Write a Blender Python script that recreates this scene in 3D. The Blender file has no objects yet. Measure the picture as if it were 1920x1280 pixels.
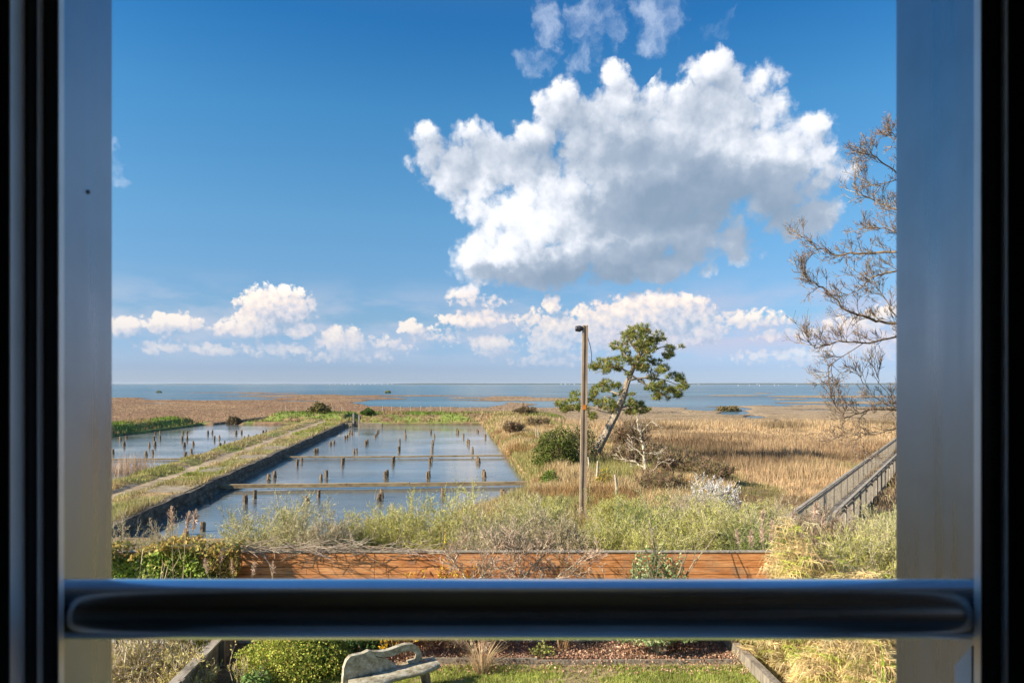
import bpy, math, random
import numpy as np
from mathutils import Vector
R = math.radians
random.seed(5)
rng = np.random.default_rng(5)
C = bpy.context.scene.collection
F = 1280.0                      # focal length in units of a 1920 px wide picture
EYE = 5.1                       # camera height above the garden

# ------------------------------------------------------------------ camera, exposure
cam_data = bpy.data.cameras.new("camera")
cam = bpy.data.objects.new("camera", cam_data)
C.objects.link(cam)
cam.location = (0, 0, EYE)
cam.rotation_euler = (R(90), 0, 0)
cam_data.sensor_width = 36.0
cam_data.lens = 24.0
cam_data.shift_y = 80.0 / 1920.0
cam_data.clip_start = 0.05
cam_data.clip_end = 60000
cam_data.dof.use_dof = True
cam_data.dof.focus_distance = 26.0
cam_data.dof.aperture_fstop = 8.0
sc = bpy.context.scene
sc.camera = cam
sc.view_settings.view_transform = 'Standard'
sc.view_settings.look = 'None'
sc.view_settings.gamma = 1
sc.view_settings.exposure = 1.0
sc.cycles.max_bounces = 6
sc.cycles.transparent_max_bounces = 8
sc.cycles.caustics_reflective = False
sc.cycles.caustics_refractive = False

# ------------------------------------------------------------------ sun
SUN_EL = R(31)
TRAVEL = Vector((0.94, 0.34, 0)).normalized()            # the way the light travels over the ground
sun_dir = Vector((-TRAVEL.x * math.cos(SUN_EL), -TRAVEL.y * math.cos(SUN_EL), math.sin(SUN_EL)))
sun_data = bpy.data.lights.new("sun", 'SUN')
sun_data.energy = 4.8
sun_data.angle = R(0.5)
sun_data.color = (1.0, 0.89, 0.72)
sun = bpy.data.objects.new("sun", sun_data)
C.objects.link(sun)
sun.rotation_euler = sun_dir.to_track_quat('Z', 'Y').to_euler()

# ------------------------------------------------------------------ sky with cumulus
world = bpy.data.worlds.new("World")
sc.world = world
world.use_nodes = True


class G:
    """small expression writer for shader node trees"""
    def __init__(s, nt, two=False): s.nt = nt; s.two = two

    def put(s, sock, v):
        if v is None: return
        if isinstance(v, bpy.types.NodeSocket): s.nt.links.new(v, sock)
        else: sock.default_value = v

    def m(s, op, a, b=None, c=None, clamp=False):
        n = s.nt.nodes.new('ShaderNodeMath'); n.operation = op; n.use_clamp = clamp
        for i, v in enumerate((a, b, c)): s.put(n.inputs[i], v)
        return n.outputs[0]

    def v(s, op, a, b=None, scale=None):
        n = s.nt.nodes.new('ShaderNodeVectorMath'); n.operation = op
        s.put(n.inputs[0], a); s.put(n.inputs[1], b)
        if scale is not None: s.put(n.inputs['Scale'], scale)
        return n.outputs['Value'] if op in ('DOT_PRODUCT', 'LENGTH', 'DISTANCE') else n.outputs['Vector']

    def xyz(s, x, y, z=0.0):
        n = s.nt.nodes.new('ShaderNodeCombineXYZ')
        for i, v in enumerate((x, y, z)): s.put(n.inputs[i], v)
        return n.outputs[0]

    def sep(s, a):
        n = s.nt.nodes.new('ShaderNodeSeparateXYZ'); s.put(n.inputs[0], a); return n.outputs

    def noise(s, vec, scale=1, detail=4, rough=.5, dist=0, color=False, lac=2.0):
        n = s.nt.nodes.new('ShaderNodeTexNoise'); n.noise_dimensions = '2D' if s.two else '3D'; s.put(n.inputs['Vector'], vec)
        n.inputs['Scale'].default_value = scale; n.inputs['Detail'].default_value = detail
        n.inputs['Roughness'].default_value = rough; n.inputs['Distortion'].default_value = dist
        n.inputs['Lacunarity'].default_value = lac
        return n.outputs['Color' if color else 'Fac']

    def voro(s, vec, scale=1, detail=0, rough=.5, feature='SMOOTH_F1', smooth=.5):
        n = s.nt.nodes.new('ShaderNodeTexVoronoi'); n.feature = feature; n.voronoi_dimensions = '2D' if s.two else '3D'; s.put(n.inputs['Vector'], vec)
        n.inputs['Scale'].default_value = scale
        n.inputs['Detail'].default_value = detail; n.inputs['Roughness'].default_value = rough
        if feature == 'SMOOTH_F1': n.inputs['Smoothness'].default_value = smooth
        return n.outputs['Distance']

    def ss(s, x, a, b, lo=0.0, hi=1.0, kind='SMOOTHSTEP'):
        n = s.nt.nodes.new('ShaderNodeMapRange'); n.interpolation_type = kind
        s.put(n.inputs['Value'], x); n.inputs['From Min'].default_value = a; n.inputs['From Max'].default_value = b
        n.inputs['To Min'].default_value = lo; n.inputs['To Max'].default_value = hi
        return n.outputs[0]

    def ramp(s, x, stops, kind='LINEAR'):
        n = s.nt.nodes.new('ShaderNodeValToRGB'); cr = n.color_ramp; cr.interpolation = kind
        while len(cr.elements) < len(stops): cr.elements.new(0.5)
        for e, (p, c) in zip(cr.elements, stops): e.position = p; e.color = (c[0], c[1], c[2], 1)
        s.put(n.inputs[0], x); return n.outputs[0]

    def mix(s, f, a, b, mode='MIX'):
        n = s.nt.nodes.new('ShaderNodeMix'); n.data_type = 'RGBA'; n.blend_type = mode
        s.put(n.inputs[0], f)
        for k, v in ((6, a), (7, b)):
            if isinstance(v, tuple) and len(v) == 3: v = (*v, 1)
            s.put(n.inputs[k], v)
        return n.outputs[2]


def sky_uv(px, py):
    """a direction seen at a picture point -> azimuth / elevation in hundreds of pixels"""
    d = Vector((px - 960, F, 720 - py)).normalized()
    return math.atan2(d.x, d.y) * 12.8, math.asin(d.z) * 12.8


def blob_field(g, P, blobs, hard=1.0):
    f = None
    for (px, py, rx, ry, w) in blobs:
        u, v = sky_uv(px, py)
        sc_ = 1.0 / (1 + ((px - 960) / F) ** 2) ** 0.5
        q = g.v('MULTIPLY', g.v('SUBTRACT', P, (u, v, 0)), (100 / rx, 100 / ry / sc_, 0))
        t = g.m('MULTIPLY_ADD', g.v('DOT_PRODUCT', q, q), -w, w)
        f = t if f is None else g.m('SMOOTH_MAX', f, t, 0.35)
    return f


BIG = [(1160, 270, 150, 130, 1), (1330, 240, 170, 130, 1), (1150, 150, 40, 45, .9), (1058, 212, 74, 60, 1.0), (1250, 320, 260, 160, 1), (1340, 130, 75, 42, .9),
       (1520, 240, 55, 38, .8), (1440, 300, 110, 100, 1), (1480, 380, 80, 60, .7), (940, 308, 125, 66, 1.0), (860, 320, 90, 60, .95), (900, 380, 60, 50, .8),
       (795, 262, 48, 36, .62), (815, 300, 60, 42, .7),
       (1060, 400, 190, 95, 1), (1200, 430, 200, 85, 1), (900, 490, 72, 52, 1), (1010, 490, 150, 60, 1), (870, 545, 42, 18, .7),
       (960, 430, 80, 60, .8), (1350, 465, 120, 40, .7), (1200, 500, 150, 36, .9), (880, 250, 50, 30, .6), (1005, 262, 60, 45, .9), (1510, 410, 80, 50, .8), (1550, 300, 50, 60, .7), (1350, 440, 110, 50, .5)]
HOLES = [(938, 342, 34, 24, .30), (1510, 475, 50, 30, .6), (1210, 125, 28, 22, .8), (810, 410, 40, 40, .7), (1440, 555, 140, 30, .5)]
LOW = [(x_, y_, a_ * 1.12, b_ * 1.3, w_ * 1.15 + .08) for x_, y_, a_, b_, w_ in [(520, 575, 70, 36, 1.1), (480, 605, 50, 30, 1), (470, 614, 70, 20, .9), (325, 607, 50, 20, 1), (230, 612, 32, 18, .9), (315, 650, 55, 14, .7), (560, 618, 34, 14, .8),
       (640, 640, 48, 26, .9), (400, 655, 60, 12, .6), (520, 655, 70, 14, .6), (770, 615, 28, 14, .9), (720, 650, 60, 18, .45), (640, 668, 110, 12, .5),
       (890, 600, 70, 17, .9), (925, 648, 45, 20, 1), (900, 565, 60, 14, .5), (1035, 570, 22, 16, .8), (1060, 620, 90, 30, .9), (1030, 640, 50, 30, .9),
       (1225, 588, 110, 40, 1.15), (1290, 600, 60, 30, 1), (1130, 612, 80, 44, 1.0), (1190, 632, 150, 30, .9), (1310, 620, 55, 24, 1), (1400, 600, 90, 20, .6), (1440, 628, 30, 12, .8), (1500, 625, 36, 10, .7), (1600, 610, 60, 20, .6),
       (1030, 675, 110, 13, .55), (1470, 668, 100, 16, .6), (1600, 655, 90, 25, .7), (1660, 590, 40, 20, .7), (1000, 600, 50, 20, .5), 
       (820, 630, 70, 16, .4), (1750, 620, 90, 26, .9), (100, 620, 90, 22, .9), (-60, 610, 120, 24, .9), (1900, 630, 120, 26, .9)]]
WISP = [(1025, 45, 32, 48, 1), (1000, 120, 34, 30, .9), (1110, 35, 55, 50, 1), (1230, 30, 60, 60, 1), (1215, 80, 30, 34, .8), (1090, 118, 34, 30, .45), (1350, 38, 26, 12, .3),
        (222, 288, 14, 10, .4), (222, 322, 20, 22, .75)]
SHADE = [(1180, 500, 260, 45, .8), (1050, 540, 160, 26, .8), (1400, 430, 160, 50, .6), (1180, 300, 170, 60, .7), (1000, 300, 110, 50, .5), (1130, 230, 90, 50, .4), (960, 515, 80, 22, .6), (1290, 380, 230, 90, 1.25), (1100, 520, 230, 44, 1.2), (1440, 400, 150, 100, 1.0), (1100, 250, 120, 90, .35), (1250, 480, 170, 45, 1), (1330, 200, 80, 60, .4), (860, 300, 110, 60, .35), (1200, 240, 60, 50, .35)]
GLOW = [(960, 390, 110, 90, .8), (1265, 140, 44, 30, 1.2), (1150, 215, 40, 34, .8), (910, 470, 70, 40, .6), (1120, 330, 90, 50, .5), (1530, 230, 50, 30, .5), (1410, 405, 40, 26, .6)]


def build_world():
    nt = world.node_tree
    nt.nodes.clear()

    # density of the heap clouds as a node group
    grp = bpy.data.node_groups.new("cloud_density", 'ShaderNodeTree')
    grp.interface.new_socket("P", in_out='INPUT', socket_type='NodeSocketVector')
    grp.interface.new_socket("D", in_out='OUTPUT', socket_type='NodeSocketFloat')
    grp.interface.new_socket("B", in_out='OUTPUT', socket_type='NodeSocketFloat')
    gi = grp.nodes.new('NodeGroupInput'); go = grp.nodes.new('NodeGroupOutput')
    g = G(grp, True)
    P = gi.outputs[0]
    w1 = g.v('SUBTRACT', g.noise(P, 1.1, 3, .55, color=True), (.5, .5, .5))
    w2 = g.v('SUBTRACT', g.noise(P, 5.0, 5, .6, color=True), (.5, .5, .5))
    Pw = g.v('ADD', g.v('ADD', P, g.v('MULTIPLY', w1, (.55, .5, 0))), g.v('MULTIPLY', w2, (.16, .16, 0)))
    big = blob_field(g, Pw, BIG)
    hol = blob_field(g, Pw, HOLES)
    big = g.m('SUBTRACT', big, g.m('MAXIMUM', hol, 0.0))
    v1 = g.voro(g.v('ADD', P, g.v('MULTIPLY', w2, (.25, .25, 0))), 2.1, 2, .52, 'F1')
    bil = g.m('MULTIPLY_ADD', v1, -1.25, .62)
    fb = g.m('SUBTRACT', g.noise(P, 2.6, 7, .62), .5)
    big = g.m('ADD', g.m('MULTIPLY_ADD', bil, .42, big), g.m('MULTIPLY', fb, .62))
    # lower bank of small heaps: same but finer
    w3 = g.v('SUBTRACT', g.noise(P, 3.5, 3, .55, color=True), (.5, .5, .5))
    Pl = g.v('ADD', g.v('ADD', P, g.v('MULTIPLY', w3, (.30, .2, 0))), g.v('MULTIPLY', w2, (.10, .08, 0)))
    low = blob_field(g, Pl, LOW)
    v2 = g.voro(g.v('ADD', P, g.v('MULTIPLY', w2, (.15, .15, 0))), 6.5, 1.5, .5, 'F1')
    low = g.m('ADD', g.m('MULTIPLY_ADD', g.m('MULTIPLY_ADD', v2, -1.25, .60), .55, low), g.m('MULTIPLY', g.m('SUBTRACT', g.noise(P, 7, 5, .6), .5), .9))
    D = g.m('MAXIMUM', big, low)
    grp.links.new(D, go.inputs[0])
    grp.links.new(g.m('MAXIMUM', bil, g.m('MULTIPLY', v2, -0.3)), go.inputs[1])

    g = G(nt, True)
    tc = nt.nodes.new('ShaderNodeTexCoord').outputs['Generated']
    n = g.v('NORMALIZE', tc)
    x, y, z = g.sep(n)
    az = g.m('MULTIPLY', g.m('ARCTAN2', x, y), 12.8)
    el = g.m('MULTIPLY', g.m('ARCSINE', z), 12.8)
    P = g.xyz(az, el, 0.0)

    def dens(vec):
        n_ = nt.nodes.new('ShaderNodeGroup'); n_.node_tree = grp
        g.put(n_.inputs[0], vec); return n_.outputs

    d0 = dens(P); d1 = dens(g.v('ADD', P, (-.16, .20, 0)))
    D0 = d0[0]
    al = g.ss(D0, 0.02, 0.52)
    # wisps
    wn = g.v('SUBTRACT', g.noise(P, 1.6, 5, .6, color=True), (.5, .5, .5))
    wf = blob_field(g, g.v('ADD', P, g.v('MULTIPLY', wn, (.9, .9, 0))), WISP)
    wf = g.m('ADD', wf, g.m('MULTIPLY', g.m('SUBTRACT', g.noise(g.v('ADD', P, g.v('MULTIPLY', wn, (.6, .6, 0))), 2.2, 8, .62), .55), 2.3))
    wa = g.ss(wf, -.2, 1.5, 0, .60)
    # thin veil between the low clouds
    veil = g.m('MULTIPLY', g.ss(el, .2, .9), g.ss(el, 1.0, 2.1, 1, 0))
    veil = g.m('MULTIPLY', veil, g.ss(g.noise(g.v('MULTIPLY', P, (.5, 1.6, 1)), 1.3, 5, .55), .32, .68, 0, .75))
    # light on the clouds
    lit = g.m('SUBTRACT', D0, d1[0])
    sh = g.m('MAXIMUM', blob_field(g, g.v('ADD', P, g.v('MULTIPLY', wn, (.9, .7, 0))), SHADE), 0.0)
    gl = g.m('MAXIMUM', blob_field(g, g.v('ADD', P, g.v('MULTIPLY', wn, (1.0, .9, 0))), GLOW), 0.0)
    L = g.m('MULTIPLY_ADD', lit, g.m('MULTIPLY_ADD', g.m('MINIMUM', sh, 1.0), -.22, .34), .60)
    L = g.m('MULTIPLY_ADD', g.m('MINIMUM', sh, 1.05), -.54, L)
    L = g.m('MULTIPLY_ADD', gl, .22, L)
    L = g.m('MULTIPLY_ADD', g.m('SUBTRACT', g.noise(P, 2.0, 4, .5), .5), .25, L)
    lowmask = g.ss(el, 1.5, 2.0, 1, 0)
    ccol = g.ramp(L, [(0.0, (.22, .29, .38)), (.30, (.33, .39, .48)), (.52, (.53, .57, .64)), (.74, (.78, .79, .83)), (1.0, (.95, .94, .90))])
    lcol = g.ramp(L, [(0.0, (.26, .34, .46)), (.38, (.36, .42, .53)), (.58, (.56, .56, .62)), (.78, (.76, .67, .63)), (1.0, (.90, .79, .69))])
    ccol = g.mix(lowmask, ccol, lcol)
    # clear sky
    sky = nt.nodes.new('ShaderNodeTexSky'); sky.sky_type = 'NISHITA'; sky.sun_disc = False
    sky.sun_elevation = SUN_EL; sky.sun_rotation = math.atan2(sun_dir.x, sun_dir.y)
    sky.altitude = 0; sky.air_density = 1.0; sky.dust_density = 0.6; sky.ozone_density = 1.5
    base = g.v('SCALE', sky.outputs[0], scale=SKY)
    tint = g.ramp(g.m('DIVIDE', el, 8.0), TINT)
    base = g.v('MULTIPLY', base, tint)
    col = g.mix(veil, base, g.mix(g.ss(az, -3, 6), (.42, .47, .58), (.50, .47, .58)))
    col = g.mix(wa, col, (.56, .64, .78))
    lowfade = g.ss(el, .1, 1.6, .25, .93)
    col = g.mix(g.m('MULTIPLY', al, lowfade), col, ccol)
    # heap clouds behind the camera too, so that the light of the whole sky is even
    bg = nt.nodes.new('ShaderNodeBackground')
    g.put(bg.inputs['Color'], col)
    bg.inputs['Strength'].default_value = 0.66
    out = nt.nodes.new('ShaderNodeOutputWorld')
    nt.links.new(bg.outputs[0], out.inputs[0])
    world.cycles.sampling_method = 'MANUAL'
    world.cycles.sample_map_resolution = 512


SKY = 0.1
TINT = [(0.006, (.72, .95, 1.66)), (0.0361, (.57, .76, 1.40)), (0.144, (.53, .73, 1.01)), (0.2271, (.54, .79, 1.03)), (0.3779, (.52, .92, 1.12)), (0.5965, (.36, .94, 1.22)), (0.7753, (.17, .76, 1.20)), (1.0, (.42, .85, 1.25))]
build_world()

# ------------------------------------------------------------------ helpers
def tag(o, label=None, cat=None, group=None, kind=None):
    for k, v in (("label", label), ("category", cat), ("group", group), ("kind", kind)):
        if v: o[k] = v
    return o


def empty(name, loc, label=None, cat=None, group=None, rz=0):
    o = bpy.data.objects.new(name, None); C.objects.link(o)
    o.location = loc; o.rotation_euler = (0, 0, rz); o.empty_display_size = .2
    return tag(o, label, cat, group)


def copy_tree(o, parent=None):
    c = o.copy(); C.objects.link(c); c.parent = parent
    for ch in list(o.children): copy_tree(ch, c)
    return c


class MB:
    """collects faces with a colour per vertex and links them as one mesh object"""
    def __init__(s): s.V = []; s.Fs = []; s.K = []; s.n = 0

    def add(s, V, Fc, col=None):
        V = np.asarray(V, float).reshape(-1, 3); Fc = np.asarray(Fc, int)
        s.V.append(V); s.Fs.append(Fc + s.n)
        if col is None: col = (.5, .5, .5)
        col = np.asarray(col, float)
        if col.ndim == 1: col = np.tile(col, (len(V), 1))
        s.K.append(col); s.n += len(V)

    def build(s, name, mat, parent=None, origin=None, smooth=False):
        V = np.concatenate(s.V); K = np.concatenate(s.K)
        if origin is None: origin = (0, 0, 0)
        V = V - np.asarray(origin, float)
        me = bpy.data.meshes.new(name)
        me.vertices.add(len(V)); me.vertices.foreach_set("co", V.astype(np.float32).ravel())
        loops = np.concatenate([f.ravel() for f in s.Fs])
        sizes = np.concatenate([np.full(len(f), f.shape[1]) for f in s.Fs])
        me.loops.add(len(loops)); me.loops.foreach_set("vertex_index", loops.astype(np.int32))
        me.polygons.add(len(sizes))
        me.polygons.foreach_set("loop_start", np.concatenate([[0], np.cumsum(sizes)[:-1]]).astype(np.int32))
        me.polygons.foreach_set("loop_total", sizes.astype(np.int32))
        me.polygons.foreach_set("use_smooth", np.full(len(sizes), bool(smooth)))
        at_ = me.color_attributes.new("Col", 'FLOAT_COLOR', 'POINT')
        at_.data.foreach_set("color", np.concatenate([K, np.ones((len(K), 1))], 1).astype(np.float32).ravel())
        me.update(calc_edges=True); me.validate()
        me.materials.append(mat)
        o = bpy.data.objects.new(name, me); C.objects.link(o)
        if parent is not None: o.parent = parent
        else: o.location = origin
        return o

    # ---- solids
    def hexa(s, P, col=None):
        s.add(P, [(0, 3, 2, 1), (4, 5, 6, 7), (0, 1, 5, 4), (1, 2, 6, 5), (2, 3, 7, 6), (3, 0, 4, 7)], col)

    def box(s, x0, x1, y0, y1, z0, z1, col=None):
        s.hexa([(x0, y0, z0), (x1, y0, z0), (x1, y1, z0), (x0, y1, z0), (x0, y0, z1), (x1, y0, z1), (x1, y1, z1), (x0, y1, z1)], col)

    def beam(s, a, b, w, h, col=None, up=(0, 0, 1)):
        a = np.array(a, float); b = np.array(b, float); d = b - a; d /= np.linalg.norm(d)
        sd = np.cross(d, up); sd /= np.linalg.norm(sd); u = np.cross(sd, d)
        P = []
        for q in (a, b):
            for i, j in ((-1, -1), (1, -1), (1, 1), (-1, 1)): P.append(q + sd * i * w / 2 + u * j * h / 2)
        P = [P[0], P[1], P[2], P[3], P[4], P[5], P[6], P[7]]
        s.add(P, [(0, 1, 2, 3), (4, 7, 6, 5), (0, 4, 5, 1), (1, 5, 6, 2), (2, 6, 7, 3), (3, 7, 4, 0)], col)

    def tube(s, pts, rad, n=7, col=None, jit=0.0):
        pts = np.asarray(pts, float); m = len(pts); rad = np.broadcast_to(rad, (m,))
        T = np.gradient(pts, axis=0); T /= np.linalg.norm(T, axis=1)[:, None] + 1e-9
        ref = np.array((0, 0, 1.)) if abs(T[0][2]) < .9 else np.array((1., 0, 0))
        V = []
        for i in range(m):
            a = np.cross(T[i], ref); a /= np.linalg.norm(a); b = np.cross(T[i], a)
            th = np.arange(n) * 2 * np.pi / n
            r = rad[i] * (1 + jit * rng.uniform(-1, 1, n))
            V.append(pts[i] + (np.cos(th) * r)[:, None] * a + (np.sin(th) * r)[:, None] * b)
        V = np.concatenate(V)
        k = np.arange(n); k2 = (k + 1) % n
        Q = np.concatenate([np.stack([i * n + k, i * n + k2, (i + 1) * n + k2, (i + 1) * n + k], 1) for i in range(m - 1)])
        V = np.concatenate([V, pts[:1], pts[-1:]])
        caps = np.concatenate([np.stack([np.full(n, m * n), k2, k], 1), np.stack([np.full(n, m * n + 1), (m - 1) * n + k, (m - 1) * n + k2], 1)])
        c = col if col is None or np.asarray(col).ndim == 1 else np.concatenate([np.repeat(col, n, 0), col[:1], col[-1:]])
        s.add(V, Q, c)
        s.add(V, caps, c)

    # ---- masses of thin things (vectorised)
    def blades(s, base, h, w, lean, col, segs=2):
        """upright leaves that bend over by the horizontal vector lean"""
        N = len(base); base = np.asarray(base, float)
        h = np.broadcast_to(h, (N,))[:, None]; w = np.broadcast_to(w, (N,))[:, None]
        L = np.concatenate([lean, np.zeros((N, 1))], 1)
        th = rng.uniform(0, np.pi, N); sd = np.stack([np.cos(th), np.sin(th), np.zeros(N)], 1) * w * .5
        up = np.array((0, 0, 1.))
        tip = base + up * h + L
        if segs == 1:
            V = np.stack([base - sd, base + sd, tip], 1).reshape(-1, 3)
            i = np.arange(N)[:, None] * 3
            s.add(V, i + np.array([[0, 1, 2]]), np.repeat(col, 3, 0)); return
        mid = base + up * h * .6 + L * .3
        V = np.stack([base - sd, base + sd, mid + sd * .8, mid - sd * .8, tip], 1).reshape(-1, 3)
        i = np.arange(N)[:, None] * 5; K = np.repeat(col, 5, 0)
        s.add(V, i + np.array([[0, 1, 2, 3]]), K)
        s.Fs.append((i + np.array([[3, 2, 4]])) + s.n - len(V))

    def ribbons(s, A, B, wa, wb, col):
        A = np.asarray(A, float); B = np.asarray(B, float); N = len(A); d = B - A
        r = rng.normal(size=(N, 3)); sd = np.cross(d, r); sd /= np.linalg.norm(sd, axis=1)[:, None] + 1e-9
        wa = np.broadcast_to(wa, (N,))[:, None] * .5; wb = np.broadcast_to(wb, (N,))[:, None] * .5
        V = np.stack([A - sd * wa, A + sd * wa, B + sd * wb, B - sd * wb], 1).reshape(-1, 3)
        s.add(V, np.arange(N)[:, None] * 4 + np.array([[0, 1, 2, 3]]), np.repeat(col, 4, 0))

    def prisms(s, A, B, ra, rb, col):
        A = np.asarray(A, float); B = np.asarray(B, float); N = len(A); d = B - A
        d /= np.linalg.norm(d, axis=1)[:, None] + 1e-9
        ref = np.where(np.abs(d[:, 2:3]) < .9, np.array([[0, 0, 1.]]), np.array([[1., 0, 0]]))
        a = np.cross(d, ref); a /= np.linalg.norm(a, axis=1)[:, None]; b = np.cross(d, a)
        ra = np.broadcast_to(ra, (N,))[:, None]; rb = np.broadcast_to(rb, (N,))[:, None]
        vs = []
        for q, r in ((A, ra), (B, rb)):
            for k in range(3):
                t = k * 2.0944; vs.append(q + (a * math.cos(t) + b * math.sin(t)) * r)
        V = np.stack(vs, 1).reshape(-1, 3); i = np.arange(N)[:, None] * 6; K = np.repeat(col, 6, 0)
        s.add(V, np.concatenate([i + np.array([[0, 1, 4, 3]]), i + np.array([[1, 2, 5, 4]]), i + np.array([[2, 0, 3, 5]])]), K)

    def leaves(s, pos, size, col, aspect=.5, up=0.0):
        pos = np.asarray(pos, float); N = len(pos); size = np.broadcast_to(size, (N,))[:, None]
        d = rng.normal(size=(N, 3)); d[:, 2] += up; d /= np.linalg.norm(d, axis=1)[:, None]
        r = rng.normal(size=(N, 3)); sd = np.cross(d, r); sd /= np.linalg.norm(sd, axis=1)[:, None] + 1e-9
        V = np.stack([pos - d * size * .5, pos + sd * size * aspect * .5, pos + d * size * .5, pos - sd * size * aspect * .5], 1).reshape(-1, 3)
        s.add(V, np.arange(N)[:, None] * 4 + np.array([[0, 1, 2, 3]]), np.repeat(col, 4, 0))

    def prism(s, poly, origin, ux, uy, depth, col=None):
        """extrude a 2D outline (in ux, uy) along the normal by depth; the outline may be concave"""
        ux = np.array(ux, float); uy = np.array(uy, float); nn = np.cross(ux, uy); nn /= np.linalg.norm(nn)
        P = [np.array(origin) + ux * a + uy * b for a, b in poly]; n = len(P)
        from mathutils.geometry import tessellate_polygon
        tri = tessellate_polygon([[Vector((a, b, 0)) for a, b in poly]])
        V = P + [p + nn * depth for p in P]
        s.add(V, [(t[0], t[1], t[2]) for t in tri] + [(t[0] + n, t[2] + n, t[1] + n) for t in tri], col)
        s.add(V, [(i, (i + 1) % n, (i + 1) % n + n, i + n) for i in range(n)], col)


def lat(i, j, seed):
    h = (i.astype(np.int64) * 374761393 + j.astype(np.int64) * 668265263 + seed * 974634777) & 0xffffffff
    h = ((h ^ (h >> 13)) * 1274126177) & 0xffffffff
    return ((h ^ (h >> 16)) & 0xffffff) / float(0xffffff)


def vn(x, y, seed=0):
    i = np.floor(x); j = np.floor(y); fx = x - i; fy = y - j
    fx = fx * fx * (3 - 2 * fx); fy = fy * fy * (3 - 2 * fy)
    i = i.astype(np.int64); j = j.astype(np.int64)
    return (lat(i, j, seed) * (1 - fx) + lat(i + 1, j, seed) * fx) * (1 - fy) + (lat(i, j + 1, seed) * (1 - fx) + lat(i + 1, j + 1, seed) * fx) * fy


def fbm(x, y, seed=0, oct=4):
    t = 0; a = .5; s_ = 0
    for o in range(oct):
        t = t + a * vn(x * 2 ** o, y * 2 ** o, seed + o * 17); s_ += a; a *= .5
    return t / s_


def sstep(x, a, b):
    t = np.clip((x - a) / (b - a), 0, 1); return t * t * (3 - 2 * t)


def at(px, py, D): return np.array(((px - 960) / F * D, D, EYE - (py - 720) / F * D))


def on(px, py, z):
    D = (EYE - z) * F / (py - 720); return np.array(((px - 960) / F * D, D, z))


def pick(N, cols, wts=None, jit=.12):
    cols = np.array(cols, float); k = rng.choice(len(cols), N, p=None if wts is None else np.array(wts) / sum(wts))
    return np.clip(cols[k] * (1 + rng.uniform(-jit * 2, jit * 2, (N, 1))) * (1 + rng.uniform(-jit / 2, jit / 2, (N, 3))), 0, 1)


def grow(starts, dirs, length, levels, kids, spread=.5, up=.25, shrink=.7, r0=.02, rs=.55, parts=2, t0=.3, droop=0.0):
    """vectorised branching; returns one (A, B, ra, rb, level) tuple per segment"""
    out = []; A = np.asarray(starts, float); Dn = np.asarray(dirs, float); Dn = Dn / np.linalg.norm(Dn, axis=1)[:, None]
    ln = np.broadcast_to(length, (len(A),)) * rng.uniform(.7, 1.2, len(A)); r = np.broadcast_to(r0, (len(A),)).astype(float)
    for lv in range(levels + 1):
        pts = [A]; d = Dn
        for k in range(parts):
            d = d + rng.normal(scale=.13, size=d.shape); d[:, 2] += up * .25 - droop * lv
            d /= np.linalg.norm(d, axis=1)[:, None]
            pts.append(pts[-1] + d * (ln / parts)[:, None])
            out.append((pts[-2], pts[-1], r * (1 - k / parts * .5), r * (1 - (k + 1) / parts * .5), np.full(len(A), lv)))
        if lv == levels: break
        nA, nD, nl, nr = [], [], [], []
        for j in range(kids):
            t = rng.uniform(t0, 1, len(A)) * parts; i = np.minimum(t.astype(int), parts - 1); f = (t - i)[:, None]
            PP = np.stack(pts); idx = np.arange(len(A))
            q = PP[i, idx] * (1 - f) + PP[i + 1, idx] * f
            seg = PP[i + 1, idx] - PP[i, idx]; seg /= np.linalg.norm(seg, axis=1)[:, None] + 1e-9
            side = np.cross(seg, rng.normal(size=seg.shape)); side /= np.linalg.norm(side, axis=1)[:, None] + 1e-9
            nd = seg + side * spread * rng.uniform(.6, 1.4, (len(A), 1)); nd[:, 2] += up
            nA.append(q); nD.append(nd / np.linalg.norm(nd, axis=1)[:, None]); nl.append(ln * shrink * rng.uniform(.6, 1.2, len(A)))
            nr.append(r * rs)
        A = np.concatenate(nA); Dn = np.concatenate(nD); ln = np.concatenate(nl); r = np.concatenate(nr)
    return [np.concatenate([o[i] for o in out]) for i in range(5)]


# ------------------------------------------------------------------ materials
MATS = {}


def new_mat(name):
    m = bpy.data.materials.new(name); m.use_nodes = True; m.node_tree.nodes.clear(); MATS[name] = m
    return m, G(m.node_tree)


def finish(g, col, rough=.8, metal=0.0, bump=None, bstr=.3, bdist=.01, spec=.3, coat=0.0):
    nt = g.nt; p = nt.nodes.new('ShaderNodeBsdfPrincipled')
    g.put(p.inputs['Base Color'], col if not isinstance(col, tuple) else (*col, 1)); g.put(p.inputs['Roughness'], rough)
    p.inputs['Metallic'].default_value = metal; p.inputs['Specular IOR Level'].default_value = spec
    p.inputs['Coat Weight'].default_value = coat
    if bump is not None:
        b = nt.nodes.new('ShaderNodeBump'); b.inputs['Strength'].default_value = bstr; b.inputs['Distance'].default_value = bdist
        g.put(b.inputs['Height'], bump); nt.links.new(b.outputs[0], p.inputs['Normal'])
    o = nt.nodes.new('ShaderNodeOutputMaterial'); nt.links.new(p.outputs[0], o.inputs[0])
    return p


def attr(g): 
    n = g.nt.nodes.new('ShaderNodeAttribute'); n.attribute_name = "Col"; return n.outputs['Color']


def objpos(g): return g.nt.nodes.new('ShaderNodeTexCoord').outputs['Object']
def worldpos(g): return g.nt.nodes.new('ShaderNodeNewGeometry').outputs['Position']


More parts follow.
